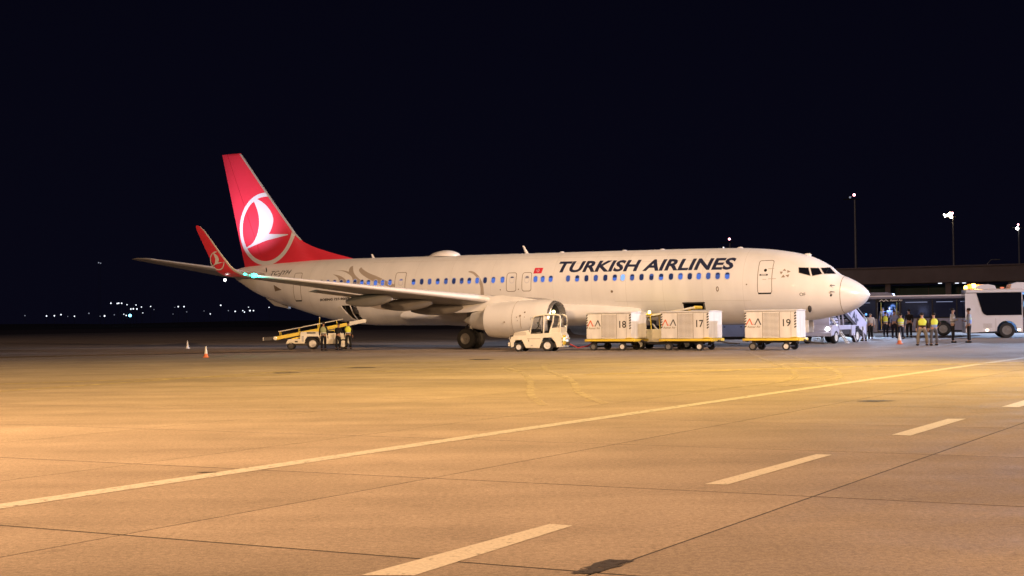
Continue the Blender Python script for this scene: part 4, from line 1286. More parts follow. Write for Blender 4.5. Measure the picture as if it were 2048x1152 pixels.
# cab: posts, roof, panes
def post(name, pts, r=0.035, m='cream'):
    for s in (-1, 1):
        MB().tube([(x, s * (HW - 0.04), z) for x, z in pts], r, 8).build(name, M[m], tr)
P_ = lambda a, b: (zx(a), zz(b))
post('cab_post', [P_(605, 720), P_(640, 610), P_(695, 400), P_(715, 360)])
post('cab_post', [P_(915, 715), P_(925, 340)], 0.032)
post('cab_post', [P_(1045, 700), P_(1120, 480), P_(1140, 350)], 0.04)
post('cab_post', [P_(1268, 695), P_(1290, 450), P_(1275, 360), P_(1200, 335)], 0.04)
for s in (-1, 1):
    MB().tube([(zx(720), s * (HW - 0.04), zz(362)), (zx(925), s * (HW - 0.04), zz(335)), (zx(1210), s * (HW - 0.04), zz(333))], 0.035, 8).build('roof_rail', M['cream'], tr)
rp = [(zx(a), zz(b)) for a, b in ((700, 360), (930, 318), (1130, 318), (1205, 332), (1130, 338), (930, 338), (702, 376))]
MB().prism(rp, -HW + 0.02, HW - 0.02, 'y', 0.008).build('roof', M['cream'], tr)
# low rear panel and its cage window
MB().prism([P_(1100, 600), P_(1270, 590), P_(1268, 695), P_(1045, 705)], -HW + 0.03, -HW + 0.08).build('cab_panel', M['cream'], tr)
MB().box((zx(1268), 0, zz(640)), (0.05, 1.24, 0.26), 0.01).build('cab_panel', M['cream'], tr)
for k in range(5):
    x = 1130 + k * 34
    MB().tube([(zx(x), -HW + 0.05, zz(598)), (zx(x + 5), -HW + 0.05, zz(360))], 0.010, 6).build('cage_bar', M['darkmetal'], tr)
for k in range(3):
    MB().tube([(zx(1110), -HW + 0.05, zz(560 - 80 * k)), (zx(1275), -HW + 0.05, zz(555 - 80 * k))], 0.010, 6).build('cage_bar', M['darkmetal'], tr)
MB().quad([(zx(612), -HW + 0.06, zz(715)), (zx(612), HW - 0.06, zz(715)), (zx(705), HW - 0.06, zz(375)), (zx(705), -HW + 0.06, zz(375))]).build('windscreen', M['clearglass'], tr, angle=0)
win = [P_(640, 620), P_(655, 570), P_(700, 400), P_(725, 382), P_(905, 365), P_(900, 705), P_(720, 718), P_(665, 690)]
mb = MB()
outer = [mb.bm.verts.new((x, -HW + 0.012, z)) for x, z in win]
cxw = sum(p[0] for p in win) / 8
czw = sum(p[1] for p in win) / 8
inner = [mb.bm.verts.new((cxw + (x - cxw) * 0.92, -HW + 0.008, czw + (z - czw) * 0.93)) for x, z in win]
for k in range(8):
    mb.bm.faces.new((outer[k], outer[(k + 1) % 8], inner[(k + 1) % 8], inner[k]))
mb.build('door_frame', M['black'], tr, angle=0)
mb = MB()
mb.bm.faces.new([mb.bm.verts.new((cxw + (x - cxw) * 0.92, -HW + 0.014, czw + (z - czw) * 0.93)) for x, z in win])
mb.build('door_pane', M['clearglass'], tr, angle=0)
# seat, wheel, dash
MB().box((zx(985), 0, zz(560)), (0.12, 0.5, 0.55), 0.03, None).build('seat_back', M['black'], tr)
MB().box((zx(900), 0, zz(690)), (0.42, 0.5, 0.12), 0.03).build('seat', M['black'], tr)
MB().box((zx(690), 0, zz(650)), (0.18, 1.2, 0.16), 0.03).build('dashboard', M['black'], tr)
cs = MB()
rgm = Matrix.Rotation(R(-28), 3, 'Y')
ringp = []
for k in range(21):
    a = 2 * PI * k / 20
    p = rgm @ Vector((0, 0.17 * math.cos(a), 0.17 * math.sin(a)))
    ringp.append((zx(775) + p.x, -0.25 + p.y, zz(545) + p.z))
cs.tube(ringp, 0.016, 6, False).build('steering_wheel', M['black'], tr)
MB().tube([(zx(700), -0.25, zz(640)), (zx(775), -0.25, zz(545))], 0.02, 6).build('steering_column', M['black'], tr)
# beacon
MB().lathe([(0.075, 0), (0.075, 0.03)], (zx(1090), -0.15, zz(318)), 'z', 14).build('beacon_base', M['black'], tr)
MB().lathe([(0.07, 0.03), (0.085, 0.10), (0.06, 0.17), (0.01, 0.19)], (zx(1090), -0.15, zz(318)), 'z', 14).build('beacon', M['lamp_lime'], tr)
point('beacon_glow', (zx(1085), -0.60, zz(318) + 0.24), 9, (1.0, 0.93, 0.35), 0.08, tr)
# mirror, rear lamp, hitch
MB().box((zx(650), -HW - 0.10, zz(400)), (0.05, 0.10, 0.17), 0.012).build('mirror', M['lightmetal'], tr)
MB().tube([(zx(690), -HW + 0.02, zz(395)), (zx(655), -HW - 0.10, zz(395))], 0.012, 6).build('mirror_arm', M['black'], tr)
hazard_band(tr, zx(1318), zx(1330) + 0.003, zz(975), zz(780), -HW - 0.002, 3)
MB().box((1.345, -0.36, 0.66), (0.03, 0.56, 0.22), 0.01).build('rear_marker', M['yellow'], tr)
MB().box((1.345, -0.36, 0.40), (0.03, 0.56, 0.16), 0.01).build('rear_marker', M['yellow'], tr)
for s in (-1, 1):
    MB().lathe([(0.06, 0.0), (0.06, 0.05), (0.01, 0.07)], (1.35, s * 0.5, 0.60), 'x', 12).build('tail_light', M['lamp_lime'] if s < 0 else M['lightmetal'], tr)
MB().box((1.40, 0, 0.36), (0.22, 0.24, 0.16), 0.02).build('hitch', M['darkmetal'], tr)
MB().box((zx(1320), 0, zz(470)), (0.10, 0.34, 0.40), 0.03).build('air_cleaner', M['darkmetal'], tr)
for x, r, wd in ((zx(365), 0.215, 0.20), (zx(1000), 0.285, 0.24)):
    for s in (-1, 1):
        wheel(tr, x, s * (HW - 0.09), r, wd, M['rim'], s, 0.60, 24)
red_hose = MB().tube([(2.78, 64.45, 0.34), (3.2, 64.6, 0.14), (3.7, 65.0, 0.22), (4.05, 65.35, 0.42)], 0.03, 8).build('tow_strap', mat('strap_red', (0.35, 0.03, 0.03), 0.7))
tag(red_hose, 'dark red tow strap sagging between tractor and cart 18', 'strap')

# ------------------------------------------------------------------ belt loaders
def belt_loader_rear():
    t = thing('belt_loader', 'yellow and white belt loader raised to the rear cargo door', 'belt loader', (-11.35, 76.3, 0), R(6))
    # ground line z=0, body 4.0 m long
    MB().prism([(-1.75, 0.34), (-1.62, 0.60), (-0.95, 0.62), (-0.90, 1.02), (0.1, 1.02), (0.15, 0.92), (1.75, 0.92), (1.85, 0.30), (0.25, 0.30), (0.18, 0.62), (0.08, 0.74), (-0.52, 0.74), (-0.62, 0.62), (-0.68, 0.34)], -0.72, 0.72, 'y', 0.02).build('body', M['cream'], t, angle=30)
    MB().box((0, 0, 0.32), (3.3, 1.0, 0.18)).build('chassis', M['darkmetal'], t)
    MB().box((-0.30, -0.73, 0.95), (0.5, 0.01, 0.08)).build('name_plate', M['print'], t)
    MB().box((-1.15, -0.725, 0.46), (0.16, 0.012, 0.08)).build('marker_plate', M['print'], t)
    MB().box((0.95, -0.73, 0.62), (0.34, 0.014, 0.10)).build('label_plate', M['rim'], t)
    for x in (-0.78, 0.30):
        MB().box((x, -0.73, 0.62), (0.12, 0.014, 0.32)).build('access_panel', M['steel'], t)
    for x, r in ((-1.45, 0.22), (-0.22, 0.33), (1.52, 0.30)):
        for s in (-1, 1):
            wheel(t, x, s * 0.60, r, 0.24, M['rim'] if x > -1 else M['darkmetal'], s, 0.62)
    # conveyor: inclined frame
    a = Vector((-2.35, 0, 0.66))
    b = Vector((2.75, 0, 1.60))
    d = (b - a).normalized()
    n = Vector((-d.z, 0, d.x))
    for s in (-1, 1):
        def pr(o0, o1, u0, u1):
            return [tuple((a + d * u0 + n * o0).xz), tuple((a + d * u1 + n * o0).xz), tuple((a + d * u1 + n * o1).xz), tuple((a + d * u0 + n * o1).xz)]
        LL = (b - a).length
        MB().prism(pr(-0.10, 0.10, 0, LL - 0.9), s * 0.50 - 0.03, s * 0.50 + 0.03, 'y', 0.01).build('conveyor_rail', M['yellow'], t)
        MB().prism(pr(-0.10, 0.12, LL - 0.9, LL), s * 0.50 - 0.035, s * 0.50 + 0.035, 'y', 0.01).build('conveyor_nose', M['cream'], t)
        MB().tube([tuple(a + d * 0.25 + n * 0.34 + Vector((0, s * 0.52, 0))), tuple(a + d * (LL - 1.2) + n * 0.34 + Vector((0, s * 0.52, 0)))], 0.028, 8).build('guard_rail', M['cream'], t)
        for u in (0.3, 1.4, 2.5, 3.6):
            MB().tube([tuple(a + d * u + Vector((0, s * 0.52, 0))), tuple(a + d * u + n * 0.34 + Vector((0, s * 0.52, 0)))], 0.02, 6).build('rail_post', M['yellow'], t)
        MB().prism(pr(-0.26, -0.17, 0.9, LL - 1.5), s * 0.44 - 0.03, s * 0.44 + 0.03, 'y', 0.01).build('lift_beam', M['yellow'], t)
    MB().prism(pr(0.02, 0.07, 0.0, LL), -0.46, 0.46, 'y').build('belt', M['rubber'], t)
    for p, m in ((a, M['cream']), (b, M['cream'])):
        MB().lathe([(0.02, -0.55), (0.11, -0.54), (0.11, 0.54), (0.02, 0.55)], tuple(p), 'y', 16).build('end_roller', m, t)
    # dark lower bumper tail
    MB().prism([(-3.0, 0.52), (-3.0, 0.72), (-2.3, 0.80), (-2.2, 0.55)], -0.42, 0.42, 'y', 0.02).build('tail_guard', M['darkmetal'], t)
    MB().box((-3.03, 0, 0.62), (0.10, 0.7, 0.20), 0.02).build('tail_pad', M['rim'], t)
    # post with lamp
    MB().tube([(0.18, -0.52, 1.2), (0.18, -0.52, 1.80)], 0.022, 8).build('lamp_post', M['yellow'], t)
    MB().ball((0.18, -0.52, 1.82), 0.05, 8).build('lamp', M['rim'], t)
    MB().tube([(0.2, -0.4, 0.9), (1.3, -0.4, 1.25)], 0.045, 8).build('lift_ram', M['steel'], t)
    # driver seat and console
    MB().box((0.8, -0.3, 1.0), (0.4, 0.4, 0.1), 0.02).build('seat', M['black'], t)
    MB().box((0.62, -0.3, 1.2), (0.08, 0.4, 0.35), 0.02).build('seat_back', M['black'], t)
    return t
belt_loader_rear()

def belt_loader_front():
    # parallel to the fuselage behind the carts; ac axis direction to the right
    e = Vector((math.cos(YAW), -math.sin(YAW)))
    t = thing('belt_loader', 'white belt loader behind cart 17 with yellow conveyor to the forward cargo door', 'belt loader', (7.72, 66.28, 0), -YAW)
    MB().prism([(-2.0, 0.40), (-2.05, 0.62), (-1.55, 0.92), (-0.9, 1.0), (2.1, 1.0), (2.15, 0.36), (1.75, 0.36), (1.62, 0.62), (1.12, 0.62), (1.0, 0.36), (-0.75, 0.36), (-0.9, 0.62), (-1.4, 0.62), (-1.55, 0.36)], -0.62, 0.62, 'y', 0.02).build('body', M['cream'], t, angle=30)
    MB().box((0, 0, 0.3), (3.4, 0.9, 0.16)).build('chassis', M['darkmetal'], t)
    for x in (-1.15, 1.37):
        for s in (-1, 1):
            wheel(t, x, s * 0.52, 0.25, 0.2, M['rim'], s, 0.6)
    a = Vector((-1.05, 0, 1.62))
    b = Vector((1.75, 0, 2.06))
    d = (b - a).normalized()
    n = Vector((-d.z, 0, d.x))
    LL = (b - a).length
    def pr(o0, o1, u0, u1):
        return [tuple((a + d * u0 + n * o0).xz), tuple((a + d * u1 + n * o0).xz), tuple((a + d * u1 + n * o1).xz), tuple((a + d * u0 + n * o1).xz)]
    for s in (-1, 1):
        MB().prism(pr(-0.05, 0.05, 0, LL), s * 0.42 - 0.03, s * 0.42 + 0.03, 'y', 0.01).build('conveyor_rail', M['cream'] if s < 0 else M['yellow'], t)
    MB().prism(pr(0.0, 0.04, 0, LL), -0.39, 0.39, 'y').build('belt', M['rubber'], t)
    for p in (a, b):
        MB().lathe([(0.02, -0.44), (0.08, -0.43), (0.08, 0.43), (0.02, 0.44)], tuple(p), 'y', 14).build('end_roller', M['yellow'], t)
    MB().box((1.45, -0.36, 1.85), (0.10, 0.08, 0.26), 0.01).build('conveyor_leg', M['yellow'], t)
    MB().tube([(1.2, -0.3, 0.95), (1.45, -0.3, 1.9)], 0.05, 8).build('lift_ram', M['steel'], t)
    MB().tube([(-0.3, -0.3, 0.95), (-0.9, -0.3, 1.62)], 0.05, 8).build('lift_ram', M['steel'], t)
    # cab posts, roof and beacon on the left
    for s in (-1, 1):
        MB().tube([(-1.05, s * 0.55, 0.95), (-1.02, s * 0.55, 1.72)], 0.028, 8).build('cab_post', M['cream'], t)
        MB().tube([(-0.55, s * 0.55, 0.98), (-0.60, s * 0.55, 1.76)], 0.028, 8).build('cab_post', M['yellow'], t)
    MB().box((-0.80, 0, 1.75), (0.56, 1.2, 0.06), 0.015).build('cab_roof', M['yellow'], t)
    MB().box((-0.60, -0.1, 1.22), (0.10, 0.5, 0.45), 0.02).build('seat_back', M['black'], t)
    MB().box((-0.75, -0.1, 1.03), (0.36, 0.5, 0.10), 0.02).build('seat', M['black'], t)
    MB().box((-1.2, -0.1, 1.12), (0.16, 0.6, 0.25), 0.02).build('console', M['lightmetal'], t)
    MB().lathe([(0.06, 0), (0.075, 0.07), (0.06, 0.14), (0.01, 0.16)], (-0.70, -0.4, 1.78), 'z', 14).build('beacon', M['lamp_lime'], t)
    point('beacon_glow', (-0.75, -0.62, 2.0), 8, (1.0, 0.93, 0.35), 0.08, t)
    MB().box((-1.62, -0.66, 0.45), (0.30, 0.012, 0.12)).build('headlight', M['busgrey'], t)
    decal('number', text2d('10', 0.01), flat(-0.627, -1.05, 0.76, 0.16, 0.12), M['print'], t)
    MB().box((-0.78, -0.625, 0.46), (0.12, 0.012, 0.08)).build('marker_plate', M['print'], t)
    return t
belt_loader_front()

# ------------------------------------------------------------------ service truck beyond the fuselage
t = thing('service_truck', 'grey white service truck seen under the fuselage between carts 17 and 19', 'truck', (11.9, 73.3, 0), R(-20))
MB().box((0.3, 0, 0.80), (5.2, 2.1, 0.66), 0.02).build('lower_body', M['stair_bluelit'], t)
MB().box((0.3, 0, 1.75), (5.2, 2.1, 1.22), 0.03).build('upper_body', M['busgrey'], t)
for k in range(6):
    MB().box((-2.0 + k * 0.92, -1.058, 0.80), (0.86, 0.012, 0.58), 0.003).build('locker_door', M['stair_bluelit'], t)
    MB().box((-1.72 + k * 0.92, -1.068, 1.02), (0.10, 0.012, 0.05)).build('latch', M['print'], t)
MB().box((0.3, 0, 0.40), (4.8, 1.7, 0.16)).build('chassis', M['darkmetal'], t)
for x in (-1.6, 2.1):
    for s in (-1, 1):
        wheel(t, x, s * 0.85, 0.36, 0.26, M['rimgrey'], s)

# ------------------------------------------------------------------ passenger stair truck: faces the aircraft, steps rise to the left
st_ = thing('stair_truck', 'passenger stair truck with lettered white side panel under the nose', 'stair truck', (18.62, 76.2, 0), math.atan2(2.9, 2.0))
# local x points away to the rear (foot of the stairs), near side is -y
MB().box((-0.2, 0, 0.62), (4.8, 1.7, 0.30), 0.03).build('chassis', M['darkmetal'], st_)
MB().prism([(-2.75, 0.45), (-2.80, 0.75), (-2.55, 1.02), (-1.75, 1.05), (-1.55, 0.80), (-1.52, 0.45)], -0.92, 0.92, 'y', 0.04).build('cab', M['stair_bluelit'], st_)
MB().box((-2.83, 0, 0.52), (0.12, 1.9, 0.22), 0.03).build('bumper', M['stair_bluelit'], st_)
for s in (-1, 1):
    MB().lathe([(0.01, -.06), (0.10, -.04), (0.12, .03)], (-2.78, s * 0.68, 0.82), 'x', 14).build('headlight', M['lamp_white'] if s < 0 else M['lightmetal'], st_)
MB().prism([(0.35, 0.42), (0.35, 1.02), (2.3, 1.02), (2.35, 0.75), (1.72, 0.75), (1.55, 0.95), (1.05, 0.95), (0.92, 0.42)], -0.93, -0.86).build('side_skirt', M['stair_bluelit'], st_)
MB().box((-0.6, -0.88, 0.90), (1.9, 0.06, 0.26), 0.01).build('side_skirt', M['stair_bluelit'], st_)
for x, m in ((-2.05, M['rim']), (1.32, M['rim'])):
    for s in (-1, 1):
        wheel(st_, x, s * 0.80, 0.37, 0.25, m, s, 0.64)
# stair flight
pa, pb = Vector((-1.95, 0, 2.62)), Vector((2.75, 0, 0.32))
for s in (-1, 1):
    y = s * 0.80
    MB().prism([(pa.x, pa.z + 0.75), (pa.x + 0.35, pa.z + 0.75), (pb.x + 0.35, pb.z + 0.85), (pb.x + 0.35, pb.z + 0.05), (pa.x, pa.z - 0.10)], y - 0.025, y + 0.025).build('side_panel', M['stair_bluelit'], st_)
    MB().tube([(pa.x - 0.9, y, pa.z + 1.05), (pa.x, y, pa.z + 1.05), (pb.x + 0.3, y, pb.z + 1.10), (pb.x + 0.42, y, pb.z + 0.2)], 0.028, 8).build('handrail', M['steel'], st_)
    MB().prism([(pa.x, pa.z - 0.34), (pa.x, pa.z - 0.14), (pb.x + 0.35, pb.z + 0.02), (pb.x + 0.05, pb.z - 0.12)], y - 0.05, y + 0.05).build('stringer', M['darkmetal'], st_)
for k in range(13):
    f = k / 12
    p = pa.lerp(pb, f)
    MB().box((p.x, 0, p.z), (0.34, 1.5, 0.05)).build('step', M['steel'], st_)
MB().box((-2.45, 0, 2.62), (1.1, 1.7, 0.10), 0.01).build('platform', M['steel'], st_)
MB().box((-2.2, 0, 1.75), (0.12, 1.2, 1.7), 0.01).build('lift_post', M['stair_bluelit'], st_)
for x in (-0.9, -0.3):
    MB().tube([(x, -0.7, 0.75), (x - 0.2, -0.7, 1.75)], 0.05, 8).build('lift_post', M['stair_bluelit'], st_)
def panelfn(off):
    d_ = (pb - pa).normalized()
    up = Vector((-d_.z, 0, d_.x)) * 1.0
    up = Vector((0.25, 0, 1.0)).normalized()
    def fn(u, v):
        p = pa + d_ * u + up * v
        return Vector((p.x, -0.80 - 0.025 - off, p.z))
    return fn
bmt = text2d('Azmar Air', 0.035)
decal('company_lettering', bmt, (lambda u, v: panelfn(0.006)(0.75 + u * 3.3, 0.12 + v * 0.52)), M['navy'], st_)
MB().tube([(0.6, -0.9, 0.6), (0.6, -1.1, 0.05)], 0.035, 8).build('outrigger', M['stair_bluelit'], st_)
MB().tube([(2.25, -0.9, 0.7), (2.25, -1.0, 0.05)], 0.035, 8).build('outrigger', M['stair_bluelit'], st_)
MB().box((2.55, -0.4, 0.42), (0.5, 0.7, 0.34), 0.03).build('rear_box', M['stair_bluelit'], st_)
for k in range(3):
    MB().box((2.0 + 0.2 * k, -0.94, 0.80), (0.12, 0.02, 0.22)).build('marker_plate', M['print'] if k % 2 else M['rim'], st_)

# white ladder leaning beside the stair truck
ld = thing('step_ladder', 'white folding ladder standing open beside the stair truck', 'ladder', (18.55, 74.6, 0), R(-25))
for s in (-1, 1):
    MB().tube([(-0.42, s * 0.17, 1.42), (0.42, s * 0.28, 0.03)], 0.035, 8).build('rail', M['rim'], ld)
    MB().tube([(-0.45, s * 0.15, 1.40), (-0.95, s * 0.2, 0.9), (-1.0, s * 0.22, 0.03)], 0.028, 8).build('rear_rail', M['rim'], ld)
for k in range(6):
    f = (k + 0.6) / 6.2
    MB().box((-0.42 + 0.84 * f, 0, 1.42 - 1.39 * f), (0.10, 0.36 + 0.2 * f, 0.035)).build('rung', M['rim'], ld)
MB().box((-0.5, 0, 1.43), (0.3, 0.38, 0.04), 0.008).build('top_step', M['rim'], ld)
MB().tube([(0.0, -0.2, 0.98), (-0.95, -0.2, 0.72)], 0.02, 6).build('spreader', M['rim'], ld)
MB().box((0.44, 0, 0.02), (0.16, 0.7, 0.04), 0.01).build('foot_plate', M['rim'], ld)

# ------------------------------------------------------------------ apron buses
def bus(name, label, loc, rz, length, body, near_wheels, doors, panes, roofpods, dark_upper, H=3.0, low=0.30):
    t = thing('apron_bus', label, 'bus', loc, rz, None)
    W2 = 1.4
    wl = 1.30
    # lower side with wheel arches cut, as a prism profile, over full width
    prof = [(0.0, low), (0.02, wl)]
    prof += [(length, wl), (length, low)]
    for wx in sorted(near_wheels, reverse=True):
        for k in range(9):
            a = R(-10 + 200 * k / 8)
            prof.append((wx + 0.62 * math.cos(a), max(low, 0.52 + 0.62 * math.sin(a))))
    inner_side = doors
    segs = []
    MB().prism(prof, W2 - 0.08, W2 - 0.02, 'y').build('far_side_panel', body, t)
    x0 = 0.0
    # near side: panels between the doors
    edges = [0.0]
    for a, b in doors:
        edges += [a, b]
    edges.append(length)
    for i in range(0, len(edges), 2):
        a, b = edges[i], edges[i + 1]
        p = [(a, low), (a, wl), (b, wl), (b, low)]
        for wx in sorted([w for w in near_wheels if a < w < b], reverse=True):
            for k in range(9):
                an = R(-5 + 190 * k / 8)
                p.append((wx + 0.62 * math.cos(an), max(low, 0.50 + 0.62 * math.sin(an))))
        MB().prism(p, -W2, -W2 + 0.06, 'y').build('side_panel', body, t)
        up = [(a, wl), (a, H - 0.28), (b, H - 0.28), (b, wl)]
        MB().prism(up, -W2 + 0.02, -W2 + 0.05, 'y').build('upper_panel', M['black'] if dark_upper else body, t)
    for a, b in panes:
        MB().box(((a + b) / 2, -W2 + 0.004, (wl + H - 0.3) / 2 + 0.03), (b - a, 0.02, H - 0.3 - wl - 0.10), 0.006).build('side_window', M['busglass'] if dark_upper else M['darkglass'], t)
        if dark_upper:
            MB().box(((a + b) / 2, -W2 - 0.008, H - 0.52), ((b - a) * 0.72, 0.012, 0.035)).build('light_strip', M['stripelight'], t)
    MB().box((length / 2, W2 - 0.03, (wl + H) / 2), (length - 0.2, 0.03, H - wl - 0.2)).build('far_window', M['darkglass'], t)
    MB().box((length / 2, 0, H - 0.14), (length, 2 * W2, 0.28), 0.06).build('roof', body, t)
    MB().box((length / 2, 0, 0.36), (length - 0.1, 2 * W2 - 0.15, 0.10)).build('floor', M['interior'], t)
    # ends
    for x, s in ((0.03, -1), (length - 0.03, 1)):
        MB().box((x, 0, (low + wl) / 2), (0.06, 2 * W2 - 0.1, wl - low)).build('end_panel', body, t)
        MB().box((x, 0, (wl + H - 0.28) / 2), (0.05, 2 * W2 - 0.12, H - 0.28 - wl)).build('windscreen', M['darkglass'], t)
    for a, b, h in roofpods:
        MB().prism([(a, H - 0.02), (a + 0.12, H + h * 0.75), (a + 0.45, H + h), (b - 0.45, H + h), (b - 0.1, H + h * 0.7), (b, H - 0.02)], -W2 + 0.15, W2 - 0.15, 'y', 0.03).build('roof_pod', body, t)
    for wx in near_wheels:
        for s in (-1, 1):
            wheel(t, wx, s * (W2 - 0.16), 0.50, 0.28, M['rimgrey'], s, 0.6, 28)
    for a, b in doors:
        MB().box(((a + b) / 2, -0.5, 0.40), (b - a, 1.7, 0.04)).build('step', M['steel'], t)
        for x in (a + 0.03, b - 0.03):
            MB().box((x, -W2 + 0.03, 1.45), (0.06, 0.05, 2.1)).build('door_post', M['darkmetal'], t)
        MB().box(((a + b) / 2, -W2 + 0.4, H - 0.34), (b - a - 0.15, 0.3, 0.05)).build('door_light', M['blueled'], t)
        for x in (a + 0.25, b - 0.25):
            MB().tube([(x, -0.9, 0.45), (x, -0.9, H - 0.4)], 0.02, 6).build('grab_pole', M['yellow'], t)
    MB().box((length / 2, 0.2, H - 0.36), (length - 1.0, 0.25, 0.04)).build('interior_light', M['stripelight'], t)
    return t
b1 = bus('apron_bus', 'dark-windowed airport bus with an open lit door behind the waiting people', (23.05, 101.3, 0), R(-20), 12.4, M['busgrey'], [2.9, 9.68], [(5.0, 6.65)], [(0.3, 1.9), (2.0, 4.9), (6.75, 8.9), (9.0, 10.6), (10.7, 12.2)], [(3.2, 6.2, 0.26)], True, 3.02, 0.30)
decal('company_mark', fill2d([[(5.15, 2.60), (5.35, 2.74), (5.5, 2.62), (5.65, 2.74), (5.85, 2.60), (5.78, 2.60), (5.65, 2.69), (5.5, 2.56), (5.35, 2.69), (5.22, 2.60)]]), flat(-1.412), M['rim'], b1)
decal('company_lettering', text2d('Azmar Air', 0.02), flat(-1.412, 5.95, 2.60, 0.9, 0.14), M['rim'], b1)
MB().box((5.82, -1.40, 2.66), (1.7, 0.016, 0.26)).build('door_header', M['black'], b1)
MB().box((6.2, -1.38, 2.97), (12.3, 0.06, 0.10), 0.02).build('roof_edge', M['buswhite'], b1)
b2 = bus('apron_bus', 'white airport bus with flashing amber beacons cut off by the right edge', (29.72, 86.6, 0), R(-14), 12.2, M['buswhite'], [2.52, 9.0], [(3.50, 5.0)], [(5.1, 8.0), (8.1, 11.9)], [(0.62, 1.95, 0.30), (2.75, 9.5, 0.40)], False, 3.18, 0.34)
MB().prism([(0.70, 2.93), (3.44, 2.93), (3.44, 1.47), (1.30, 1.47), (1.12, 1.56), (1.02, 1.75)], -1.412, -1.39).build('side_window', M['darkglass'], b2)
for x, r, m in ((0.10, 0.13, M['lamp_amber2']), (0.58, 0.20, M['lamp_amber2']), (0.33, 0.18, M['lamp_amber']), (0.90, 0.17, M['lamp_amber'])):
    MB().lathe([(r, 0), (r, r * 0.9), (r * 0.7, r * 1.6), (0.01, r * 1.8)], (x, -0.95 + 0.25 * x, 3.2), 'z', 14).build('beacon', m, b2)
point('beacon_glow', (0.5, -1.0, 3.75), 150, (1.0, 0.34, 0.06), 0.15, b2)
MB().box((0.5, -0.75, 3.22), (0.95, 0.5, 0.06), 0.01).build('beacon_base', M['black'], b2)
MB().ball((2.3, -1.15, 3.24), 0.09, 10, (1.6, 1, .6)).build('marker_light', mat('marker_amber', (0.5, 0.1, 0.05), 0.4, emit=(1.0, 0.3, 0.15), es=0.7), b2)
for x in (1.30, 3.25):
    MB().ball((x, -1.40, 0.52), 0.07, 10, (1.5, .4, .7)).build('marker_light', M['lamp_warm'], b2)
for k in range(4):
    MB().box((1.35, -1.405, 0.70 + k * 0.07), (0.55, 0.012, 0.015)).build('vent_slat', M['seam'], b2)
MB().box((1.85, -1.403, 0.82), (0.012, 0.012, 0.92)).build('panel_seam', M['seam'], b2)
MB().ball((2.62, -1.0, 1.62), 0.07, 10).build('added_stair_lamp', M['blueled'], st_)  # glowing ball added as a source for the blue stair light
point('added_stair_glow', (2.5, -2.3, 1.9), 45, (0.42, 0.50, 1.0), 0.15, st_)  # blue fill added to light the stair side panel
MB().box((4.0, -1.45, 3.10), (0.45, 0.12, 0.12), 0.02).build('added_roof_lamp', M['lamp_town'], b1)  # glowing box added on the bus roof to go with the beam
wl_ = spot('added_roof_beam', (0, 0, 0), (0, 0, -1), 7000, (0.50, 0.68, 1.0), 120, 0.8, 0.2)  # bluish beam added to brighten the ground by the stairs
wl_.parent = b1
wl_.location = (4.0, -1.75, 3.15)
wl_.rotation_euler = (Vector((-1.5, -16, 0)) - Vector((4.0, -1.75, 3.15))).to_track_quat('-Z', 'Y').to_euler()
point('bus_door_light', (4.2, -1.0, 2.2), 150, (0.10, 0.38, 1.0), 0.2, b2)
point('bus_door_light', (5.8, -0.8, 2.2), 60, (0.18, 0.36, 1.0), 0.2, b1)

# ------------------------------------------------------------------ traffic cones
def cone(x, y, h, label, low=None):
    low = low or M['coneorange']
    t = thing('traffic_cone', label, 'traffic cone', (x, y, 0), random.uniform(0, 1), 'traffic cones on the apron')
    MB().box((0, 0, 0.02), (h * 0.5, h * 0.5, 0.04), 0.008).build('base', low, t)
    r0, r1 = h * 0.20, h * 0.045
    def rr_(f): return r0 + (r1 - r0) * f
    MB().lathe([(rr_(0), 0.04), (rr_(0.34), h * 0.34)], axis='z', seg=18, cap=False).build('lower_cone', low, t)
    MB().lathe([(rr_(0.34), h * 0.34), (rr_(0.72), h * 0.72)], axis='z', seg=18, cap=False).build('reflective_band', M['conewhite'], t)
    MB().lathe([(rr_(0.72), h * 0.72), (rr_(0.97), h * 0.97), (0.005, h)], axis='z', seg=18).build('tip', M['conewhite'], t)
cone(-14.09, 60.4, 0.52, 'orange and white cone standing alone left of the belt loader, nearer one')
cone(-20.6, 83.3, 0.5, 'pale small cone farther back on the dark apron at left', M['conewhite'])
cone(20.62, 70.1, 0.62, 'orange and white cone in front of the waiting people by the stairs')

# ================================================================== PEOPLE
SK = [mat('skin_light', (0.50, 0.30, 0.21), 0.55), mat('skin_tan', (0.36, 0.20, 0.13), 0.55)]
def vest_mat(name, col, band):
    m = bpy.data.materials.new(name)
    m.use_nodes = True
    nt = m.node_tree
    b = nt.nodes['Principled BSDF']
    b.inputs['Roughness'].default_value = 0.75
    tcn = nt.nodes.new('ShaderNodeTexCoord')
    sp = nt.nodes.new('ShaderNodeSeparateXYZ')
    nt.links.new(tcn.outputs['Object'], sp.inputs[0])
    rp = nt.nodes.new('ShaderNodeValToRGB')
    rp.color_ramp.interpolation = 'CONSTANT'
    el = rp.color_ramp.elements
    el[0].position = 0
    el[0].color = (*col, 1)
    for i, (z, c) in enumerate(band):
        e = el.new(z / 2.0)
        e.color = (*c, 1)
    dv = nt.nodes.new('ShaderNodeMath')
    dv.operation = 'MULTIPLY'
    dv.inputs[1].default_value = 0.5
    nt.links.new(sp.outputs['Z'], dv.inputs[0])
    nt.links.new(dv.outputs[0], rp.inputs[0])
    nt.links.new(rp.outputs[0], b.inputs['Base Color'])
    return m
YV = (0.78, 0.85, 0.10)
GR = (0.72, 0.72, 0.68)
DK = (0.02, 0.02, 0.025)
V_YEL = vest_mat('vest_yellow', YV, [(1.00, GR), (1.06, YV), (1.14, GR), (1.20, YV)])
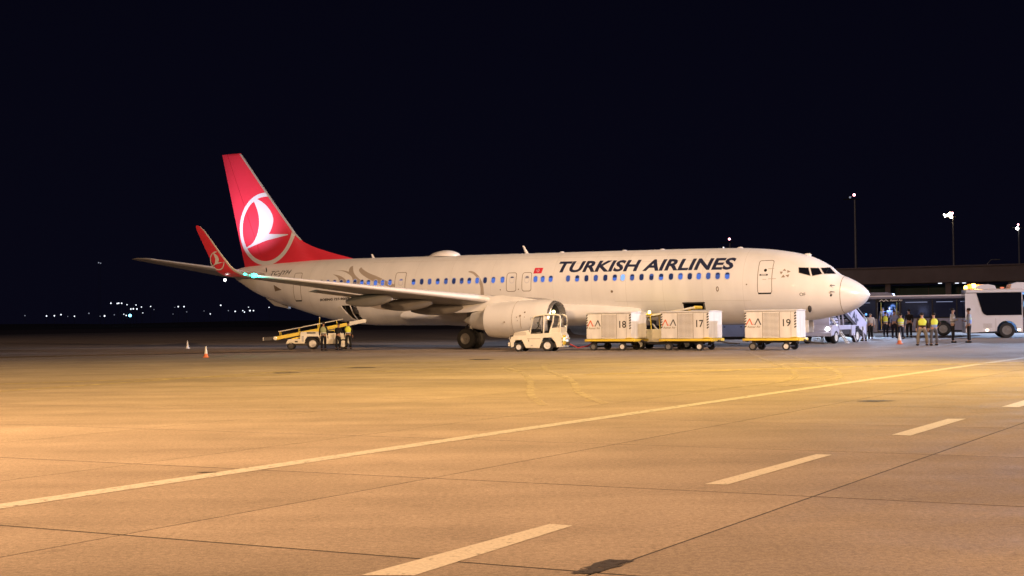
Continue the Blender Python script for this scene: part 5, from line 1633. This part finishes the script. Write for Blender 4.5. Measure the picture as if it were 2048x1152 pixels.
V_YDK = vest_mat('vest_yellow_dark_hem', YV, [(0.90, GR), (0.97, DK), (1.03, GR), (1.09, YV), (1.5, YV)])
V_BRN = vest_mat('vest_yellow_brown', (0.05, 0.025, 0.015), [(1.10, YV)])
V_BLU = vest_mat('vest_blue_yellow', (0.30, 0.40, 0.70), [(1.13, YV)])
V_BLU2 = vest_mat('vest_pale_blue', (0.32, 0.45, 0.85), [(1.18, (0.5, 0.62, 0.5)), (1.3, (0.45, 0.5, 0.55))])
V_WHT = vest_mat('vest_white_dark_band', (0.03, 0.03, 0.035), [(0.98, GR), (1.05, DK), (1.10, (0.72, 0.70, 0.68))])
V_GRN = vest_mat('vest_green_grey', (0.02, 0.02, 0.03), [(0.93, GR), (0.99, DK), (1.06, GR), (1.12, (0.35, 0.40, 0.22))])
CL = {}
def cloth(c):
    if c not in CL:
        CL[c] = mat('cloth_%d' % len(CL), c, 0.85, var=0.15, scale=6)
    return CL[c]
def skin_obj(name, verts, edges, radii, m, parent, root=0, sub=1):
    me = bpy.data.meshes.new(name)
    me.from_pydata(verts, edges, [])
    me.materials.append(m)
    o = bpy.data.objects.new(name, me)
    C.objects.link(o)
    o.parent = parent
    sk = o.modifiers.new('skin', 'SKIN')
    sd = o.modifiers.new('sub', 'SUBSURF')
    sd.levels = sub
    sd.render_levels = sub
    sv = me.skin_vertices[0].data
    for i, r in enumerate(radii):
        sv[i].radius = r if isinstance(r, tuple) else (r, r)
        sv[i].use_root = (i == root)
    sk.use_smooth_shade = True
    return o
def person(x, y, h, face, label, top, legs, vest=None, arms=('down', 'down'), stance=0.11, stride=0.0, hair=(0.02, 0.016, 0.013), bald=False, lean=0.0, sk=0, group=None, z=0.0, shoes=(0.02, 0.018, 0.016), sleeves=True, wide=1.0):
    """face: heading of the chest in degrees, 0 = towards +x, -90 = towards the camera"""
    s = h / 1.75
    t = thing('person', label, 'person', (x, y, z), R(face - 90), group)
    t.scale = (s * wide, s, s)
    V, E, Rr = [], [], []
    def v(p, r, link=None):
        V.append(p)
        Rr.append(r)
        if link is not None:
            E.append((link, len(V) - 1))
        return len(V) - 1
    L = lean
    pel = v((0, 0, .95), (.145, .105))
    spn = v((0, L * .3, 1.14), (.13, .10), pel)
    chs = v((0, L * .7, 1.33), (.155, .11), spn)
    nk0 = v((0, L, 1.47), (.075, .07), chs)
    nk1 = v((0, L + .015, 1.545), (.052, .055), nk0)
    hd0 = v((0, L + .03, 1.61), (.068, .078), nk1)
    hd1 = v((0, L + .025, 1.68), (.076, .095), hd0)
    hd2 = v((0, L + .01, 1.735), (.055, .068), hd1)
    arm_ids = []
    legs_ids = []
    A = {}
    for q, sd in enumerate((1, -1)):
        st = arms[q]
        sh = v((sd * .185, L * .9, 1.425), (.062, .062), chs)
        if st == 'down':
            el, wr, hn = (sd * .235, L * .7 - .02, 1.15), (sd * .245, L * .5 + .06, .91), (sd * .245, L * .5 + .085, .83)
        elif st == 'front':
            el, wr, hn = (sd * .235, L * .7 + .02, 1.16), (sd * .14, L * .7 + .24, 1.10), (sd * .08, L * .7 + .29, 1.13)
        elif st == 'folded':
            el, wr, hn = (sd * .25, L * .7 + .04, 1.17), (sd * .02, L * .7 + .23, 1.17), (-sd * .06, L * .7 + .22, 1.19)
        elif st == 'up':
            el, wr, hn = (sd * .27, L * .7 + .14, 1.22), (sd * .17, L * .7 + .30, 1.40), (sd * .14, L * .7 + .34, 1.47)
        else:
            el, wr, hn = (sd * .34, L * .7 - .04, 1.20), (sd * .22, L * .6 + .03, 1.00), (sd * .17, L * .6 + .05, .97)
        e1 = v(el, .045, sh)
        w1 = v(wr, .032, e1)
        h1 = v(hn, (.036, .022), w1)
        d = (Vector(hn) - Vector(wr)).normalized()
        side = Vector((0, 1, 0)) if abs(d.y) < 0.7 else Vector((1, 0, 0))
        side = (side - d * side.dot(d)).normalized()
        nrm = d.cross(side)
        for f in range(4):
            o = side * (-.027 + .018 * f)
            b0 = Vector(hn) + d * .03 + o
            ln = (.062, .074, .072, .055)[f]
            k1 = v(tuple(b0 + d * ln * .55), .0095, h1)
            v(tuple(b0 + d * ln + nrm * .02), .008, k1)
        k1 = v(tuple(Vector(hn) - side * -.045 + d * .01), .011, h1)
        v(tuple(Vector(hn) + side * .058 + d * .045), .009, k1)
        A[sd] = ((sd * .185, L * .9, 1.425), el, wr)
        fy = stride * sd
        hp = v((sd * .09, 0, .90), (.095, .095), pel)
        kn = v((sd * stance, fy * .55 + .02, .50), .062, hp)
        an = v((sd * (stance + .01), fy, .09), .042, kn)
        v((sd * (stance + .025), fy + .13, .045), (.038, .03), an)
        legs_ids.append(((sd * .09, 0, .90), (sd * stance, fy * .55 + .02, .50), (sd * (stance + .01), fy, .09)))
    skin_obj('body', V, E, Rr, SK[sk], t)
    # face: nose, ears and eyes in the head's own scale
    MB().ball((0, L + .125, 1.645), .016, 8, (.8, 1, 1.3)).build('nose', SK[sk], t)
    for sd in (1, -1):
        MB().ball((sd * .078, L + .025, 1.65), .022, 8, (.5, 1, 1.4)).build('ear', SK[sk], t)
        MB().ball((sd * .03, L + .108, 1.675), .010, 6).build('eye', M['black'], t)
    MB().ball((0, L + .108, 1.60), .018, 8, (1.2, .5, .35)).build('mouth', mat('lips', (0.3, 0.12, 0.10), 0.6) if 'lips' not in bpy.data.materials else bpy.data.materials['lips'], t)
    if not bald:
        MB().ball((0, L + .0, 1.715), .098, 14, (.92, 1.1, .80)).build('hair', cloth(hair), t)
    else:
        MB().ball((0, L - .02, 1.67), .092, 14, (.95, 1.0, .62)).build('hair', cloth((0.25, 0.23, 0.21)), t)
    # trousers
    TV, TE_, TR = [(0, 0, .97), (0, 0, 1.04)], [(0, 1)], [(.158, .12), (.15, .115)]
    for hp, kn, an in legs_ids:
        n = len(TV)
        TV += [hp, kn, (an[0], an[1], .10)]
        TR += [(.108, .108), .082, .072]
        TE_ += [(0, n), (n, n + 1), (n + 1, n + 2)]
    skin_obj('trousers', TV, TE_, TR, cloth(legs), t)
    for hp, kn, an in legs_ids:
        MB().box((an[0] * 1.05, an[1] + .05, .045), (.095, .27, .085), .028).build('shoe', cloth(shoes), t)
    # shirt or jacket with sleeves
    SV = [(0, 0, .98), (0, L * .3, 1.14), (0, L * .7, 1.33), (0, L * .95, 1.45)]
    SR = [(.155, .115), (.145, .112), (.168, .122), (.10, .085)]
    SE = [(0, 1), (1, 2), (2, 3)]
    for sd in (1, -1):
        sh, el, wr = A[sd]
        n = len(SV)
        SV += [sh, el]
        SR += [.068, .056]
        SE += [(2, n), (n, n + 1)]
        if sleeves:
            SV.append(tuple(Vector(el).lerp(Vector(wr), .92)))
            SR.append(.044)
            SE.append((n + 1, n + 2))
    skin_obj('jacket', SV, SE, SR, cloth(top), t)
    if vest:
        VV = [(0, 0, .90), (0, L * .3, 1.12), (0, L * .7, 1.32), (0, L * .9, 1.43)]
        VR = [(.182, .142), (.178, .142), (.196, .150), (.150, .120)]
        VE = [(0, 1), (1, 2), (2, 3)]
        for sd in (1, -1):
            VV.append((sd * .160, L * .9, 1.430))
            VR.append(.098)
            VE.append((2, len(VV) - 1))
        skin_obj('vest', VV, VE, VR, vest, t)
    return t
NAVYC = (0.018, 0.02, 0.035)
BLK = (0.014, 0.013, 0.014)
ld_ = 'loading the rear hold'
person(-10.4, 72.3, 1.55, 80, 'worker in green grey vest with white bands, left of the three at the belt loader', BLK, BLK, V_GRN, stance=0.10, wide=1.05, sk=1)
person(-9.76, 73.5, 1.48, 60, 'worker in dark jacket without vest, middle of the three at the belt loader', BLK, BLK, None, ('front', 'front'), stance=0.12, lean=0.05, sk=1, wide=1.1)
person(-9.3, 74.4, 1.56, 85, 'worker in pale yellow vest, right of the three at the belt loader', BLK, BLK, V_YDK, stance=0.13, sk=1, wide=1.05)
person(24.1, 88.5, 1.70, 80, 'person in white shirt and black trousers walking towards the buses', (0.55, 0.54, 0.55), BLK, None, stance=0.08, stride=0.10, bald=True, wide=1.12)
person(27.3, 96.2, 1.78, 60, 'person in yellow vest with dark hem standing left of the bus door', NAVYC, NAVYC, V_YDK, stance=0.11)
person(26.2, 90.2, 1.86, -95, 'person in pale blue shirt and dark open jacket facing the camera', (0.34, 0.42, 0.72), NAVYC, None, ('down', 'front'))
person(24.9, 84.3, 1.62, 75, 'person in bright yellow vest and dark trousers holding a pale bag', (0.10, 0.09, 0.10), NAVYC, V_YEL, ('down', 'front'), stance=0.10, stride=0.08, wide=1.15)
person(27.6, 91.5, 1.92, 100, 'person all in dark clothes standing by the bus doorway', BLK, BLK, None, wide=1.1)
person(20.75, 66.6, 1.63, 88, 'person in yellow vest over brown jacket and khaki trousers, back turned', (0.05, 0.03, 0.02), (0.24, 0.20, 0.15), V_BRN, ('down', 'down'), stance=0.19, wide=1.22)
person(21.25, 66.3, 1.62, 100, 'person in yellow vest with pale blue waist and grey trousers, back turned', (0.05, 0.03, 0.02), (0.11, 0.105, 0.115), V_BLU, ('hips', 'down'), stance=0.15, stride=0.04, wide=1.1)
person(24.1, 72.0, 1.86, -20, 'person in white top with dark reflective band and folded arms by the white bus', (0.60, 0.58, 0.56), BLK, V_WHT, ('folded', 'folded'), stance=0.14, wide=1.1)
person(24.9, 71.7, 1.85, 150, 'person in pale blue vest and black trousers talking beside the white bus', (0.25, 0.25, 0.28), BLK, V_BLU2, ('front', 'down'), stance=0.10, sk=1, wide=1.05)
person(21.55, 80.6, 1.72, 120, 'person in cyan lit vest at the foot of the passenger stairs', NAVYC, NAVYC, V_BLU2, ('front', 'down'))
# passengers standing in the open bus door
bx = Vector((math.cos(R(-20)), math.sin(R(-20)), 0))
by = Vector((math.sin(R(20)), math.cos(R(20)), 0))
for u, w_, h_, lab, col in ((5.35, -0.75, 1.70, 'passenger in blue shirt standing in the bus doorway, left one', (0.25, 0.32, 0.5)), (5.85, -0.55, 1.78, 'passenger in white shirt standing in the bus doorway, middle one', (0.5, 0.5, 0.55)), (6.3, -0.7, 1.72, 'passenger in pale jacket standing in the bus doorway, right one', (0.45, 0.42, 0.42))):
    p = Vector((23.05, 101.3, 0)) + bx * u + by * w_
    person(p.x, p.y, h_, -100, lab, col, NAVYC, None, z=0.42)
